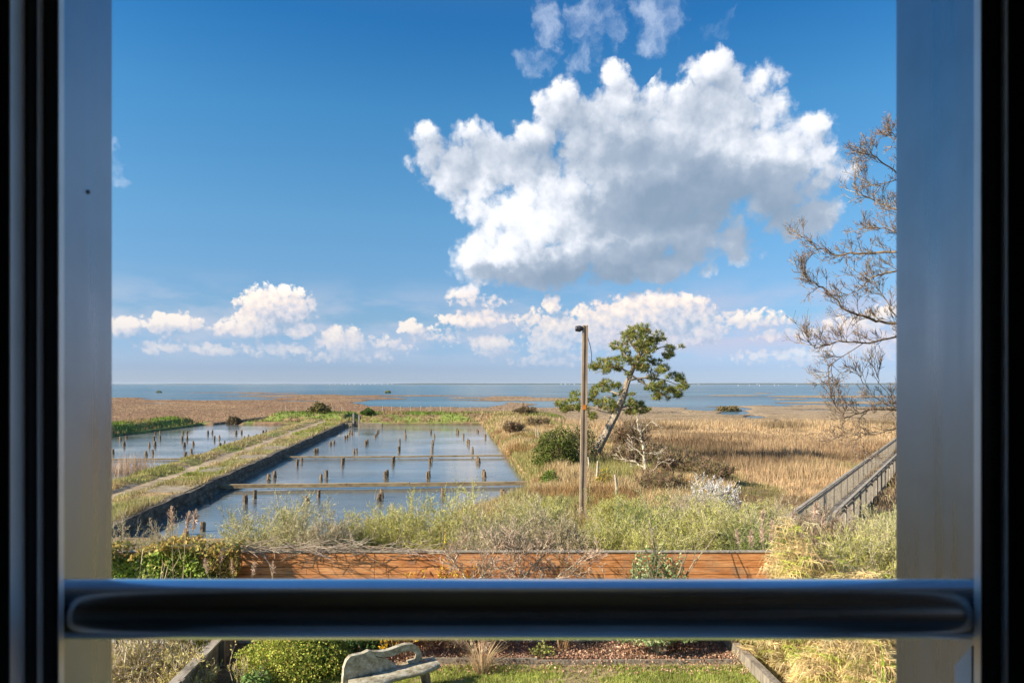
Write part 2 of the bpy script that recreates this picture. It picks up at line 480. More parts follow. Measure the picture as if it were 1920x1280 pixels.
def leafy(name, trans=.3, var=.35, scale=6):
    m, g = new_mat(name)
    k = g.ss(g.noise(worldpos(g), scale, 2), .3, .7, 1 - var, 1 + var)
    c = g.v('SCALE', attr(g), scale=k)
    d = g.nt.nodes.new('ShaderNodeBsdfDiffuse'); t = g.nt.nodes.new('ShaderNodeBsdfTranslucent')
    g.put(d.inputs[0], c); g.put(t.inputs[0], c)
    mx = g.nt.nodes.new('ShaderNodeMixShader'); mx.inputs[0].default_value = trans
    g.nt.links.new(d.outputs[0], mx.inputs[1]); g.nt.links.new(t.outputs[0], mx.inputs[2])
    o = g.nt.nodes.new('ShaderNodeOutputMaterial'); g.nt.links.new(mx.outputs[0], o.inputs[0])
    return m


def rough_mat(name, ramp, scale=8, stretch=(1, 1, 1), rough=.85, bstr=.4, bdist=.02, use_attr=False, detail=6, space=objpos, spec=.25, metal=0):
    m, g = new_mat(name)
    p = g.v('MULTIPLY', space(g), stretch)
    n = g.noise(p, scale, detail, .65)
    c = g.ramp(n, ramp)
    c2 = g.mix(g.ss(g.noise(space(g), scale * .23, 3), .35, .65, 0, .5), c, g.v('SCALE', c, scale=.6))
    if use_attr: c2 = g.mix(1.0, c2, attr(g), 'MULTIPLY')
    finish(g, c2, rough, metal, n, bstr, bdist, spec)
    return m


leafy("grass_blades", .3, .25, 1.3)
leafy("leaf_mass", .28, .2, 3)
leafy("twig_mass", .0, .25, 5)
leafy("petals", .3, .1, 5)
rough_mat("weathered_wood", [(.25, (.10, .08, .06)), (.5, (.26, .22, .17)), (.75, (.42, .37, .30))], 14, (1, 1, .15), use_attr=False)
rough_mat("grey_timber", [(.25, (.17, .145, .115)), (.5, (.37, .32, .25)), (.75, (.53, .47, .38))], 10, (1, .25, 1))
rough_mat("piling_wood", [(.25, (.07, .05, .03)), (.5, (.22, .15, .09)), (.75, (.38, .29, .18))], 9, (1, 1, .5), use_attr=False)
rough_mat("carved_wood", [(.25, (.10, .085, .055)), (.42, (.32, .28, .19)), (.56, (.48, .44, .33)), (.72, (.72, .69, .60))], 11, (1, 1, 1), bstr=.8)
rough_mat("bark", [(.3, (.14, .10, .07)), (.5, (.36, .28, .20)), (.7, (.56, .48, .37))], 9, (1, 1, .35), bstr=1, bdist=.05)
rough_mat("pale_bark", [(.3, (.28, .22, .14)), (.7, (.68, .60, .44))], 12, (1, 1, .6))
rough_mat("twig_bark", [(.3, (.10, .07, .055)), (.55, (.30, .21, .13)), (.75, (.52, .42, .22))], 3, (1, 1, 1), use_attr=False)
rough_mat("concrete", [(.25, (.15, .115, .075)), (.5, (.31, .25, .17)), (.75, (.42, .35, .25))], 3, bstr=.5)
rough_mat("plank_concrete", [(.3, (.15, .10, .055)), (.5, (.34, .25, .14)), (.75, (.46, .36, .22))], 1.6, (1, 3, 3), bstr=.4)
rough_mat("wet_stone", [(.3, (.035, .028, .02)), (.5, (.13, .105, .075)), (.75, (.32, .27, .19))], 2.4, (1, 1, 2.2), bstr=1, bdist=.12, detail=8)
rough_mat("render_paint", [(.3, (.58, .58, .54)), (.7, (.74, .73, .68))], 2, bstr=.1)
rough_mat("pole_wood", [(.3, (.20, .14, .09)), (.5, (.42, .31, .21)), (.72, (.56, .45, .32))], 7, (3, 3, .12), bstr=.7)
rough_mat("dark_plastic", [(.3, (.03, .03, .035)), (.7, (.07, .07, .08))], 5, rough=.4)
rough_mat("orange_paint", [(.3, (.55, .17, .02)), (.7, (.70, .25, .03))], 12, rough=.5)
rough_mat("white_paint", [(.3, (.62, .61, .58)), (.7, (.80, .79, .76))], 5, rough=.6, bstr=.1)
rough_mat("room_plaster", [(.3, (.34, .33, .31)), (.7, (.42, .41, .39))], 3, bstr=.1)
rough_mat("outside_render", [(.3, (.55, .52, .46)), (.7, (.66, .63, .56))], 4, bstr=.2)


def fence_mat():
    m, g = new_mat("fence_boards")
    x, y, z = g.sep(objpos(g))
    row = g.m('FLOOR', g.m('DIVIDE', g.m('SUBTRACT', z, .38), .142))
    off = g.m('MULTIPLY', row, 7.31)
    p = g.xyz(g.m('ADD', x, off), row, g.m('MULTIPLY', z, 9.0))
    n = g.noise(g.v('MULTIPLY', p, (1.3, 1, 1.4)), 3.2, 6, .62)
    big = g.noise(g.xyz(g.m('MULTIPLY', x, .7), g.m('MULTIPLY', row, 3.0), 0.0), 1.3, 3)
    c = g.ramp(g.m('MULTIPLY_ADD', g.m('SUBTRACT', big, .5), .6, n), [(.2, (.24, .085, .03)), (.42, (.50, .20, .07)), (.6, (.68, .32, .13)), (.8, (.78, .45, .22))])
    st = g.ss(g.noise(g.v('MULTIPLY', objpos(g), (1.1, 1, 2.2)), 1.7, 5, .65), .50, .68, 0, .55)
    c = g.mix(st, c, (.30, .22, .15))
    kn = g.ss(g.voro(g.xyz(g.m('ADD', x, off), g.m('MULTIPLY', z, 3.0), row), 1.6), .05, .10, .75, 0)
    c = g.mix(kn, c, (.12, .05, .02))
    finish(g, c, .75, 0, n, .3, .004, .25)
    return m


fence_mat()


def metal_mat(name, col, rough, metal, nstr=.02, scl=(40, 40, 1.5)):
    m, g = new_mat(name)
    n = g.noise(g.v('MULTIPLY', objpos(g), scl), 1.0, 3, .5)
    sm = g.noise(objpos(g), 9, 4, .6)
    c = g.mix(g.ss(sm, .4, .7, 0, .4), col, tuple(c_ * .75 for c_ in col))
    r = g.ss(n, .3, .7, rough * .8, rough * 1.25)
    finish(g, c, r, metal, n, nstr, .001, .5)
    return m


metal_mat("satin_metal", (.33, .365, .415), .30, .8)
metal_mat("rail_metal", (.80, .81, .83), .24, 1.0, .02, (1, 60, 60))
metal_mat("lit_edge_paint", (.95, .95, .96), .42, .3)  # near-white, so the profile cheeks look lit from outside
metal_mat("black_profile", (.010, .011, .013), .45, 0)
metal_mat("pale_plate", (.70, .70, .70), .5, .0)


def water_mat(name, deep, rough, amp, scl, patch, ior=1.33):
    m, g = new_mat(name)
    P = worldpos(g)
    n1 = g.noise(g.v('MULTIPLY', P, (scl, scl * 2.2, 1)), 1.0, 4, .6)
    n2 = g.noise(g.v('MULTIPLY', P, (scl * .22, scl * .5, 1)), 1.0, 3, .5)
    pt = g.ss(g.noise(g.v('MULTIPLY', P, (patch, patch * 1.3, 1)), 1.0, 3, .5), .38, .62, .15, 1.0)
    h = g.m('ADD', g.m('MULTIPLY', n1, pt), g.m('MULTIPLY', n2, .7))
    st = g.noise(g.v('MULTIPLY', P, (patch * .35, patch * 1.6, 1)), 1.0, 5, .6)
    dc = g.mix(g.ss(st, .40, .62), tuple(c * .72 for c in deep), tuple(min(1, c * 1.35) for c in deep))
    p = finish(g, dc, rough, 0, h, 1.0, amp, .5)
    p.inputs['IOR'].default_value = ior
    return m


water_mat("pond_water", (.150, .160, .150), .05, .016, 3.2, .09, 1.5)
water_mat("sea_water", (.050, .115, .145), .20, .30, .55, .010, 1.12)


def ground_mat(name, scale, bdist, bstr=.6, contrast=.35):
    m, g = new_mat(name)
    P = worldpos(g)
    n = g.noise(P, scale, 7, .65)
    n2 = g.noise(P, scale * .13, 4, .6)
    k = g.m('MULTIPLY', g.ss(n, .3, .7, 1 - contrast, 1 + contrast), g.ss(n2, .3, .7, .82, 1.18))
    finish(g, g.v('SCALE', attr(g), scale=k), .95, 0, n, bstr, bdist, .1)
    return m


ground_mat("marsh_ground", 1.6, .15)
ground_mat("garden_ground", 22, .02)
M = MATS

# ------------------------------------------------------------------ terrain
WZ = -0.8                                                # water level


def wallx(y): return -15.0 - .118 * (y - 27)
def eastx(y): return np.where(y > 36, 1.3 - .088 * (y - 37), 1.35 - (36 - y) * .42)
def dikex(y): return -22.8 - .135 * (y - 41)
def pathx(y): return -18.9 - .125 * (y - 32.3)


SHORE = [(-900, 749), (-300, 747), (210, 745), (300, 746), (450, 741), (620, 739), (700, 742), (760, 747), (900, 750), (1040, 760), (1170, 762), (1300, 765), (1420, 760), (1680, 758), (2200, 757), (3000, 757)]
WET = [(390, 748, 125, 2.2), (470, 744.5, 90, .9), (560, 752, 50, .9), (300, 757, 50, .8), (820, 757, 140, 6.0), (735, 750.5, 50, 1.5), (1022, 762, 34, 3), (1190, 769, 30, 1.2), (1345, 767, 62, 3.4), (1378, 775, 30, 3.6), (1330, 769, 30, 2.4), (1245, 775, 40, 1.2), (1530, 769, 60, 1.2), (1600, 776, 40, .9),
       (1415, 783, 20, 2.6), (1463, 793, 9, 3.2), (1640, 760, 90, 2.6), (1480, 762, 60, .8), (200, 752, 40, .7), (690, 747, 30, .8), (1270, 774, 20, .7), (650, 756, 40, .5)]
DRY = [(500, 737.8, 70, .6), (860, 751.5, 120, .9), (740, 742, 150, .8), (960, 744.5, 50, 1.2), (1015, 749, 120, 3.6), (880, 746, 60, .6), (1380, 741.5, 60, .8), (1560, 743.5, 150, 2.0), (1590, 755, 150, 2.3), (1345, 763.5, 30, 1.6),
       (1480, 749, 40, .5), (430, 736, 90, .4), (1430, 737.5, 20, .4)]


def H(x, y):
    x = np.asarray(x, float); y = np.asarray(y, float)
    px = 960 + F * x / y; py = 720 + 5.9 * F / y
    nz = fbm(x * .11, y * .06, 3, 4) - .5
    nf = fbm(x * .8, y * .8, 9, 3) - .5
    # marsh, pools and islands
    sh = np.interp(px, [a for a, b in SHORE], [b for a, b in SHORE])
    s = (py - sh) / 2.2 + nz * 1.3
    for (a, b, rx, ry) in DRY:
        s = np.maximum(s, 1.3 * (1 - ((px - a) / rx) ** 2 - ((py - b) / ry) ** 2) + nz * 1.5 - .1)
    for (a, b, rx, ry) in WET:
        ry = ry * 1.35
        s = np.minimum(s, -1.6 * (1 - ((px - a) / rx) ** 2 - ((py - b) / ry) ** 2) + nz * 2.2 + .1)
    z = -1.15 + .62 * sstep(s, -.6, .9) + nf * .06 * sstep(s, 0, 1)
    z = z + .12 * sstep(py, 770, 800) * (nz + .5)
    # rise towards the garden
    near = sstep(y, 27, 15); z = z * (1 - near) + (-.12 + nf * .1) * near
    # east dike
    d = x - eastx(y)
    e = sstep(d, -.3, 1.8) * sstep(d, 14, 7.5) * sstep(y, 112, 103)
    z = z * (1 - e) + (.12 + .25 * nf) * e
    # middle dike
    inside = (x > dikex(y) - .2) & (x < wallx(y) + .2)
    ridge = sstep(x, dikex(y) - .3, dikex(y) + .9)
    zd = -.95 + .74 * ridge + .16 * sstep(x, dikex(y) + .2, dikex(y) + 1.4) * sstep(x, pathx(y) - .6, pathx(y) - 1.4)
    zd = zd - .07 * (np.abs(x - pathx(y)) < .6) + .08 * nf
    m = inside & (y < 104) & (y > 22)
    z = np.where(m, zd * (1 - near * .0), z)
    # ponds
    so = np.minimum(np.minimum(x - wallx(y) + .28, eastx(y) - x), np.minimum(y - 24.6, 100.0 - y))
    z = np.where(so > 0, np.minimum(z, -.55 - np.minimum(so * 1.6, .9)), z)
    lp = np.minimum(np.minimum(dikex(y) - x, x + 44.8 + nz * 2), np.minimum(y - 22, 98.5 + nz * 3 - y))
    z = np.where(lp > 0, np.minimum(z, -.5 - np.minimum(lp * 1.2, .9)), z)
    # bank left of the left pond
    b = sstep(x, -52.5, -48.5) * sstep(x, -44.3, -46.3) * sstep(y, 100, 97)
    z = np.maximum(z, -1.2 + 1.55 * b + .2 * nf * b)
    # bank beyond the ponds
    b = sstep(y, 99.6, 104.5) * sstep(y, 117, 110) * sstep(x, -39.5, -36) * sstep(x, 14, 4)
    b = np.where((x > -25.2) & (x < -22.6), b * .3, b)
    z = np.maximum(z, -1.3 + 1.85 * b * (1 + .3 * nz) + .25 * nf * b)
    # channel out of the left pond
    ch = np.minimum(1 - ((x + 41.3 - (y - 98) * .03) / 2.0) ** 2, 1 - ((y - 112) / 22) ** 2)
    z = np.where(ch > 0, np.minimum(z, -.5 - ch), z)
    return z


def ground_color(x, y, z):
    n = fbm(x * .10, y * .07, 31, 4); n2 = fbm(x * .6, y * .5, 41, 3); n3 = fbm(x * .02, y * .02, 51, 3)
    px = 960 + F * x / y
    tan = np.array((.36, .24, .13)); brown = np.array((.21, .125, .075)); grey = np.array((.31, .23, .15)); green = np.array((.16, .20, .045)); olive = np.array((.20, .19, .07))
    mud = np.array((.13, .09, .055)); pale = np.array((.45, .30, .155))
    far = sstep(y, 90, 130)[..., None]; left = sstep(px, 1100, 700)[..., None]
    c = pale * (1 - n[..., None] * .3) + (tan - pale) * n2[..., None]
    c = c * (1 - left) + (brown * 1.15 + (tan - brown) * n[..., None] * .7) * left
    f = (grey * (1 - left) + (brown * 1.1 + (tan - brown) * sstep(n, .35, .8)[..., None] * .6) * left)
    c = c * (1 - far) + f * far
    k = (sstep(n3, .35, .55) * sstep(y, 75, 50) * sstep(px, 1150, 1300) * .6)[..., None]
    c = c * (1 - k) + brown * 1.2 * k
    # green banks
    g_ = np.zeros_like(x)
    m = (y > 97) & (y < 112) & (x > -40) & (x < 6); g_ = np.where(m, sstep(n2, .25, .6) * .95, g_)
    m = (x > -53) & (x < -44) & (y < 101); g_ = np.where(m, .85, g_)
    c = c * (1 - g_[..., None]) + (green * 1.2) * g_[..., None]
    m = (x > dikex(y) - .5) & (x < wallx(y) + .5) & (y < 102)
    dc = olive * 1.15 + (tan - olive) * sstep(n2, .4, .65)[..., None]; gg = sstep(n, .4, .6)[..., None]
    dc = dc * (1 - gg * .6) + green * 1.2 * gg * .6
    c = np.where(m[..., None], dc, c)
    p = m & (np.abs(x - pathx(y) + (n2 - .5) * 1.3) < .50)
    c = np.where(p[..., None], np.array((.35, .27, .18)) * (.75 + .5 * n2[..., None]), c)
    d = x - eastx(y); m = (d > -.6) & (d < 10) & (y < 103) & (y > 20)
    ec = tan * 1.0 + (olive - tan * 1.0) * sstep(n2, .5, .75)[..., None]
    c = np.where(m[..., None], ec, c)
    w = sstep(z, WZ + .13, WZ + .02)[..., None]
    c = c * (1 - w) + mud * w
    nr = sstep(y, 26, 20)[..., None]
    c = c * (1 - nr) + (olive * .7 + (tan * .5 - olive * .7) * n2[..., None]) * nr
    return c


def grid_obj(name, X, Y, Z, colr, mat):
    ny, nx = X.shape; mb = MB()
    i = (np.arange(ny - 1)[:, None] * nx + np.arange(nx - 1)[None]).ravel()
    mb.add(np.stack([X, Y, Z], -1).reshape(-1, 3), np.stack([i, i + 1, i + nx + 1, i + nx], 1), colr.reshape(-1, 3))
    return mb.build(name, mat, smooth=True)


yy = np.exp(np.linspace(math.log(13.47), math.log(620), 760)); uu = np.linspace(-1.15, 1.15, 780)
Yg = np.repeat(yy[:, None], len(uu), 1); Xg = Yg * uu[None]
Zg = H(Xg, Yg); Zg[0, :] = -.12
tag(grid_obj("marsh", Xg, Yg, Zg, ground_color(Xg, Yg, Zg), M["marsh_ground"]), kind="structure")

mb = MB(); mb.add([(-160, 14, WZ), (140, 14, WZ), (140, 113, WZ), (-160, 113, WZ)], [(0, 1, 2, 3)])
tag(mb.build("pond_water", M["pond_water"]), kind="structure")
mb = MB(); mb.add([(-26000, 113, WZ), (26000, 113, WZ), (26000, 16000, WZ), (-26000, 16000, WZ)], [(0, 1, 2, 3)])
tag(mb.build("sea", M["sea_water"]), kind="structure")
mb = MB(); mb.add([(-26000, -400, -2.2), (26000, -400, -2.2), (26000, 16000, -2.2), (-26000, 16000, -2.2)], [(0, 1, 2, 3)], (.15, .11, .07))
tag(mb.build("sea_bed", M["marsh_ground"]), kind="structure")

# far shore, a low wooded coast some kilometres off
xs = np.linspace(-13000, 15000, 900); mb = MB()
pxs = 960 + F * xs / 9000
hh = 7 + 9 * sstep(pxs, 680, 800) * sstep(pxs, 1180, 1060) + 12 * sstep(pxs, 1230, 1340) + 7 * (fbm(xs * .0022, xs * 0 + 3, 5, 4) - .4)
V = np.concatenate([np.stack([xs, xs * 0 + 9000, xs * 0 - 1.2], 1), np.stack([xs, xs * 0 + 9040, hh * .8], 1), np.stack([xs, xs * 0 + 9300, hh], 1), np.stack([xs, xs * 0 + 9900, hh * 0 - 1.2], 1)])
i = np.arange(899)
mb.add(V, np.concatenate([np.stack([i + k * 900, i + 1 + k * 900, i + 1 + (k + 1) * 900, i + (k + 1) * 900], 1) for k in range(3)]), (.055, .075, .05))
tag(mb.build("far_shore", M["marsh_ground"]), kind="structure")


# ------------------------------------------------------------------ masses of grass, reed and heather
def fan(n, y0, y1, px0, px1):
    y = np.exp(rng.uniform(math.log(y0), math.log(y1), n)); return y * (rng.uniform(px0, px1, n) - 960) / F, y


def sward(name, x, y, h, wk, cols, wts=None, leank=.35, segs=1, sink=.03, jit=.15, wmin=.006):
    z = H(x, y); N = len(x); h = h * rng.uniform(.55, 1.25, N)
    w = np.maximum(wmin, wk * y)
    a = rng.uniform(0, 2 * np.pi, N); lean = np.stack([np.cos(a), np.sin(a)], 1) * (h * leank * rng.uniform(.2, 1, N))[:, None]
    mb = MB(); c = pick(N, cols, wts, jit) if not callable(cols) else cols(x, y, N)
    mb.blades(np.stack([x, y, z - sink], 1), h, w, lean, c, segs)
    return tag(mb.build(name, M["grass_blades"]), kind="stuff")


def plain_cols(x, y, N):
    n3 = fbm(x * .035, y * .05, 61, 3); n = fbm(x * .25, y * .2, 62, 3)
    a = pick(N, [(.60, .42, .23), (.52, .37, .20), (.66, .50, .31), (.44, .31, .17)]); b = pick(N, [(.36, .22, .13), (.42, .27, .15), (.29, .19, .11), (.48, .34, .19)]); g_ = pick(N, [(.27, .28, .10), (.38, .32, .14), (.22, .25, .07)])
    k = (sstep(n3, .42, .60) * sstep(y, 85, 60))[:, None]
    c = a * (1 - k) + b * k
    k = (sstep(n, .60, .72) * sstep(y, 60, 42) * .8)[:, None]
    c = c * (1 - k) + g_ * k
    fl = (sstep(y, 88, 112) * .8)[:, None]; s_ = pick(N, [(.40, .31, .20), (.34, .27, .17), (.46, .37, .24), (.30, .22, .13)])
    pt = (sstep(fbm(x * .12, y * .10, 66, 3), .55, .68) * .45)[:, None]
    return (c * (1 - fl) + s_ * fl) * (1 - pt)


x, y = fan(260000, 27, 150, 1010, 2060)
d = x - eastx(y); ok = (d > 9) & (H(x, y) > WZ + .12)
x, y = x[ok], y[ok]
sward("reed_grass", x, y, (.12 + .70 * sstep(fbm(x * .06, y * .09, 71), .3, .75)) * np.where(y > 95, .14, 1), .0010, plain_cols)
x, y = fan(170000, 100, 400, 0, 1900)
ok = (H(x, y) > WZ + .14) & ~((y < 116) & (x < 6) & (x > -40))
x, y = x[ok], y[ok]


def heath_cols(x, y, N):
    px = 960 + F * x / y; n = fbm(x * .05, y * .04, 81, 4)
    b = pick(N, [(.33, .21, .13), (.42, .27, .17), (.26, .16, .10), (.50, .37, .23)]); t = pick(N, [(.40, .29, .17), (.34, .26, .16), (.46, .34, .20)])
    k = np.clip(sstep(px, 1000, 1250) + .7 * sstep(n, .45, .65), 0, 1)[:, None]
    return b * (1 - k) + t * k


sward("heather", x, y, np.where(x / y > .08, .07, .17), .0014, heath_cols, leank=.5)
# east dike: tall tussocks
x, y = fan(190000, 24, 108, 860, 1500)
d = x - eastx(y); ok = (d > -.2) & (d < 10.5)
x, y = x[ok], y[ok]


def dike_cols(x, y, N):
    n = fbm(x * .35, y * .22, 91, 3); d = x - eastx(y)
    t = pick(N, [(.60, .44, .23), (.50, .36, .17), (.66, .52, .30), (.40, .29, .15)]); g_ = pick(N, [(.24, .27, .07), (.33, .33, .11), (.18, .22, .05)]); o = pick(N, [(.36, .21, .08), (.28, .17, .08)])
    k = (sstep(n, .50, .66) * .65)[:, None]; c = t * (1 - k) + g_ * k
    k = (sstep(fbm(x * .5, y * .3, 95, 2), .62, .72) * .8)[:, None]
    return c * (1 - k) + o * k


sward("tussock_grass", x, y, .20 + .45 * fbm(x * .5, y * .4, 96, 3), .0011, dike_cols, leank=.6)
# middle dike and banks: short turf
x, y = fan(150000, 24, 102, -60, 660)
ok = (x > dikex(y) + .1) & (x < wallx(y) + .12 * rng.uniform(-1, 1, len(x)) - .05) & (np.abs(x - pathx(y) + (fbm(x * .6, y * .5, 41, 3) - .5) * 1.3) > .38 + rng.uniform(0, .2, len(x)))
slabs = [(on(317, 916, -.2), 2.4), (on(415, 880, -.2), 2.6), (on(482, 856, -.2), 2.6), (on(527, 839, -.2), 3.0)]
for c_, l_ in slabs: ok &= ~((np.abs(y - c_[1]) < l_ / 2) & (x > wallx(y) - 2.3) & (x < wallx(y) - .3) & (rng.uniform(size=len(x)) > .16 + .8 * (fbm(x * 1.3, y * 1.3, 77, 2) > .6)))
x, y = x[ok], y[ok]


def turf_cols(x, y, N):
    n = fbm(x * .35, y * .2, 101, 3)
    g_ = pick(N, [(.27, .31, .06), (.34, .37, .08), (.20, .24, .05)]); t = pick(N, [(.50, .41, .20), (.44, .34, .15), (.36, .25, .12), (.56, .47, .27)])
    k = sstep(n, .38, .56)[:, None]; k = np.where((x > pathx(y))[:, None], k, k * .55) * sstep(np.abs(x - wallx(y)), .35, .9)[:, None]
    return t * (1 - k) + g_ * k


hq = (.08 + .22 * sstep(fbm(x * .6, y * .5, 103, 3), .35, .7)) * np.where(np.abs(x - wallx(y) + .35) < .4, 1.9, 1)
sward("dike_turf", x, y, hq, .0013, turf_cols, leank=.7, jit=.12)
x, y = fan(70000, 60, 118, -100, 1150)
m1 = (y > 100.5) & (y < 115) & (x > -39.5) & (x < 8); m2 = (x > -53) & (x < -44.6) & (y < 99.5)
ok = (m1 | m2) & (H(x, y) > WZ + .2); x, y = x[ok], y[ok]


def bank_cols(x, y, N):
    n = fbm(x * .22, y * .25, 111, 3)
    g_ = pick(N, [(.17, .25, .04), (.23, .31, .06), (.13, .18, .04)]); t = pick(N, [(.40, .29, .14), (.28, .18, .09), (.34, .26, .12)])
    k = (sstep(n, .35, .52) * sstep(H(x, y), -.75, -.3))[:, None]
    return t * (1 - k) + g_ * k


sward("bank_turf", x, y, .38, .0016, bank_cols, leank=.6)
# undergrowth between the scrub beyond the fence
x, y = fan(140000, 14.2, 30, 0, 2100)
so = np.minimum(x - wallx(y) + .3, eastx(y) - x); ok = ~((so > -.3) & (y > 23.6)) & ~((x < dikex(y)) & (y > 22)); x, y = x[ok], y[ok]


def scrub_cols(x, y, N):
    n = fbm(x * .5, y * .5, 121, 3)
    a = pick(N, [(.46, .46, .15), (.38, .42, .11), (.54, .50, .24)]); t = pick(N, [(.56, .46, .28), (.44, .35, .22), (.62, .53, .36)])
    k = sstep(n, .40, .58)[:, None]; return t * (1 - k) + a * k


sward("undergrowth", x, y, np.where(y > 20, .28, .42) + .0 * fbm(x * .4, y * .4, 122) * 0, .0008, scrub_cols, leank=.5, segs=1)

# ------------------------------------------------------------------ path slabs, dike wall, beams
def dike_wall():
    mb = MB(); y = np.linspace(23, 93, 150); n = len(y)
    top = -.16 + .07 * (fbm(y * .9, y * 0, 7, 3) - .5) * 2; fx = wallx(y) + .10 * (fbm(y * .7, y * 0 + 5, 8, 3) - .5) * 2
    rows = [(fx - .55, top - .02), (fx - .04, top), (fx, top - .12), (fx + .07, -.50 + 0 * y), (fx + .05, -.62 + 0 * y), (fx + .22 + .1 * vn(y * 1.5, y * 0, 3), -.85 + 0 * y), (fx + .25, -1.5 + 0 * y), (fx - .55, -1.5 + 0 * y)]
    V = np.concatenate([np.stack([a, y, b], 1) for a, b in rows]); i = np.arange(n - 1)
    mb.add(V, np.concatenate([np.stack([k * n + i, k * n + i + 1, ((k + 1) % 8) * n + i + 1, ((k + 1) % 8) * n + i], 1) for k in range(8)]))
    tag(mb.build("stone_wall", M["wet_stone"]), "long low dark stone wall edging the dike along the large pond", "wall")


dike_wall()
slab_words = ["flat concrete slab on the dike top opposite the near crossing plank", "flat concrete slab on the dike between the two pond crossing planks",
              "flat concrete slab on the dike just before the far crossing plank", "most distant flat concrete slab on the dike, past the far crossing plank"]
for (c_, l_), wd in zip(slabs, slab_words):
    mb = MB(); y0, y1 = c_[1] - l_ / 2, c_[1] + l_ / 2
    X0 = [wallx(y0) - 2.3, wallx(y0) - .3, wallx(y1) - .3, wallx(y1) - 2.3]; Yq = [y0, y0, y1, y1]
    mb.hexa([(a, b, -.45) for a, b in zip(X0, Yq)] + [(a, b, -.175) for a, b in zip(X0, Yq)])
    tag(mb.build("concrete_slab", M["concrete"]), wd, "slab", "concrete slabs on the dike")


def plank(name, a, b, w, h, label, sags=5):
    root = empty(name, tuple((np.array(a) + np.array(b)) / 2), label, "walkway", "walkways across the large pond")
    o = np.array(root.location)
    n = 5
    for k in range(n):
        p = np.array(a) + (np.array(b) - np.array(a)) * k / n; q = np.array(a) + (np.array(b) - np.array(a)) * (k + 1) / n
        g_ = (q - p) * .002; dz = np.array((0, 0, rng.uniform(-.02, .02)))
        mb = MB(); mb.beam(p + g_ + dz - o, q - g_ + dz - o, w, h); mb.build("beam", M["plank_concrete"], root)


A_ = on(410, 912, -.62); B_ = on(998, 905, -.62)
plank("pond_walkway", A_, B_, .30, .20, "wide straw coloured walkway beam spanning the large pond, the near one")
A_ = on(520, 857, -.66); B_ = on(957, 854, -.66)
plank("pond_walkway", A_, B_, .24, .12, "narrow grey brown walkway beam spanning the large pond, the far one")
mb = MB(); mb.beam(on(120, 862, -.7), on(352, 860, -.7), .22, .12)
tag(mb.build("sill_beam", M["plank_concrete"]), "low timber sill crossing the smaller pond behind the dry reeds", "beam")

# ------------------------------------------------------------------ pilings
POSTS = [
    ("among shrubs at the large pond", [(348, 1002, 989), (380, 996, 976), (690, 985, 970)]),
    ("in front of the near walkway of the large pond", [(375, 944, 934), (394.5, 935, 923), (460, 944, 926), (478, 934, 917), (577, 941, 928), (597.5, 932, 917), (711, 939.5, 924), (715.5, 932.5, 915), (831, 930, 912), (942, 930, 915), (946, 935, 919)]),
    ("just behind the near walkway of the large pond", [(504, 901, 887), (515, 895, 881), (602, 900, 887), (612, 894, 880), (722, 897.5, 882), (726, 894, 879), (801, 897, 883), (804.5, 894, 881), (906, 892.5, 879), (909, 895, 882)]),
    ("in front of the far walkway of the large pond", [(557.5, 872, 860), (566, 866, 857), (642, 871, 858), (645, 865, 857), (736, 869, 856), (738.5, 865, 854), (806, 869, 857), (809, 865, 854), (895, 866, 854), (898, 867.5, 857)]),
    ("just behind the far walkway of the large pond", [(591, 850, 840), (595, 848, 839), (664, 850, 840), (669, 848, 839), (747.5, 847.5, 836), (749, 844, 835), (810, 849, 836), (886, 850, 836)]),
    ("in the second row behind the far walkway", [(619.5, 833.5, 827), (626, 831, 824), (685.5, 833, 825), (688.5, 831, 823), (749.5, 833, 822), (811, 834, 824), (876, 831, 822), (879, 833, 823)]),
    ("in the third row behind the far walkway", [(647, 822.5, 816), (651, 820.5, 814), (703, 820, 814), (705.5, 817.5, 812), (760, 820, 811), (814, 820, 812), (869, 820.5, 812), (910, 821, 813)]),
    ("in the large pond row below the grass bank", [(655.5, 815, 806), (659.5, 813, 806), (707.5, 812, 806), (710, 809.5, 804), (759.5, 810, 803), (808, 811, 804), (856.5, 811, 802), (859, 812, 804), (894, 809, 804), (896, 810.5, 806)]),
    ("in the smaller pond beside the dry reeds", [(212.5, 851, 841), (274, 855, 844), (286.5, 852, 842), (347.5, 857, 846), (359, 855, 840)]),
    ("in the second row of the smaller pond", [(233, 835.5, 826), (280, 838, 828), (290.5, 836, 826), (346, 837.5, 828), (362.5, 834, 826), (412.5, 837.5, 829), (421, 834, 825)]),
    ("in the third row of the smaller pond", [(226, 825.5, 817), (237.5, 822.5, 816), (289, 825.5, 817), (300, 824, 815), (341.5, 825.5, 817), (351, 824.5, 815), (402, 824.5, 816), (411.5, 822, 815), (458, 824, 817), (466, 822, 814)]),
    ("in the back row of the smaller pond", [(291, 815, 808), (300.5, 812, 807), (343, 814.5, 808), (351, 812, 807), (390, 813.5, 806), (398, 812, 805), (443, 813.5, 806), (453, 812, 805), (493.5, 812.5, 806), (498.5, 811.5, 805)]),
]
ORD = "first second third fourth fifth sixth seventh eighth ninth tenth eleventh twelfth thirteenth fourteenth fifteenth sixteenth seventeenth eighteenth".split()


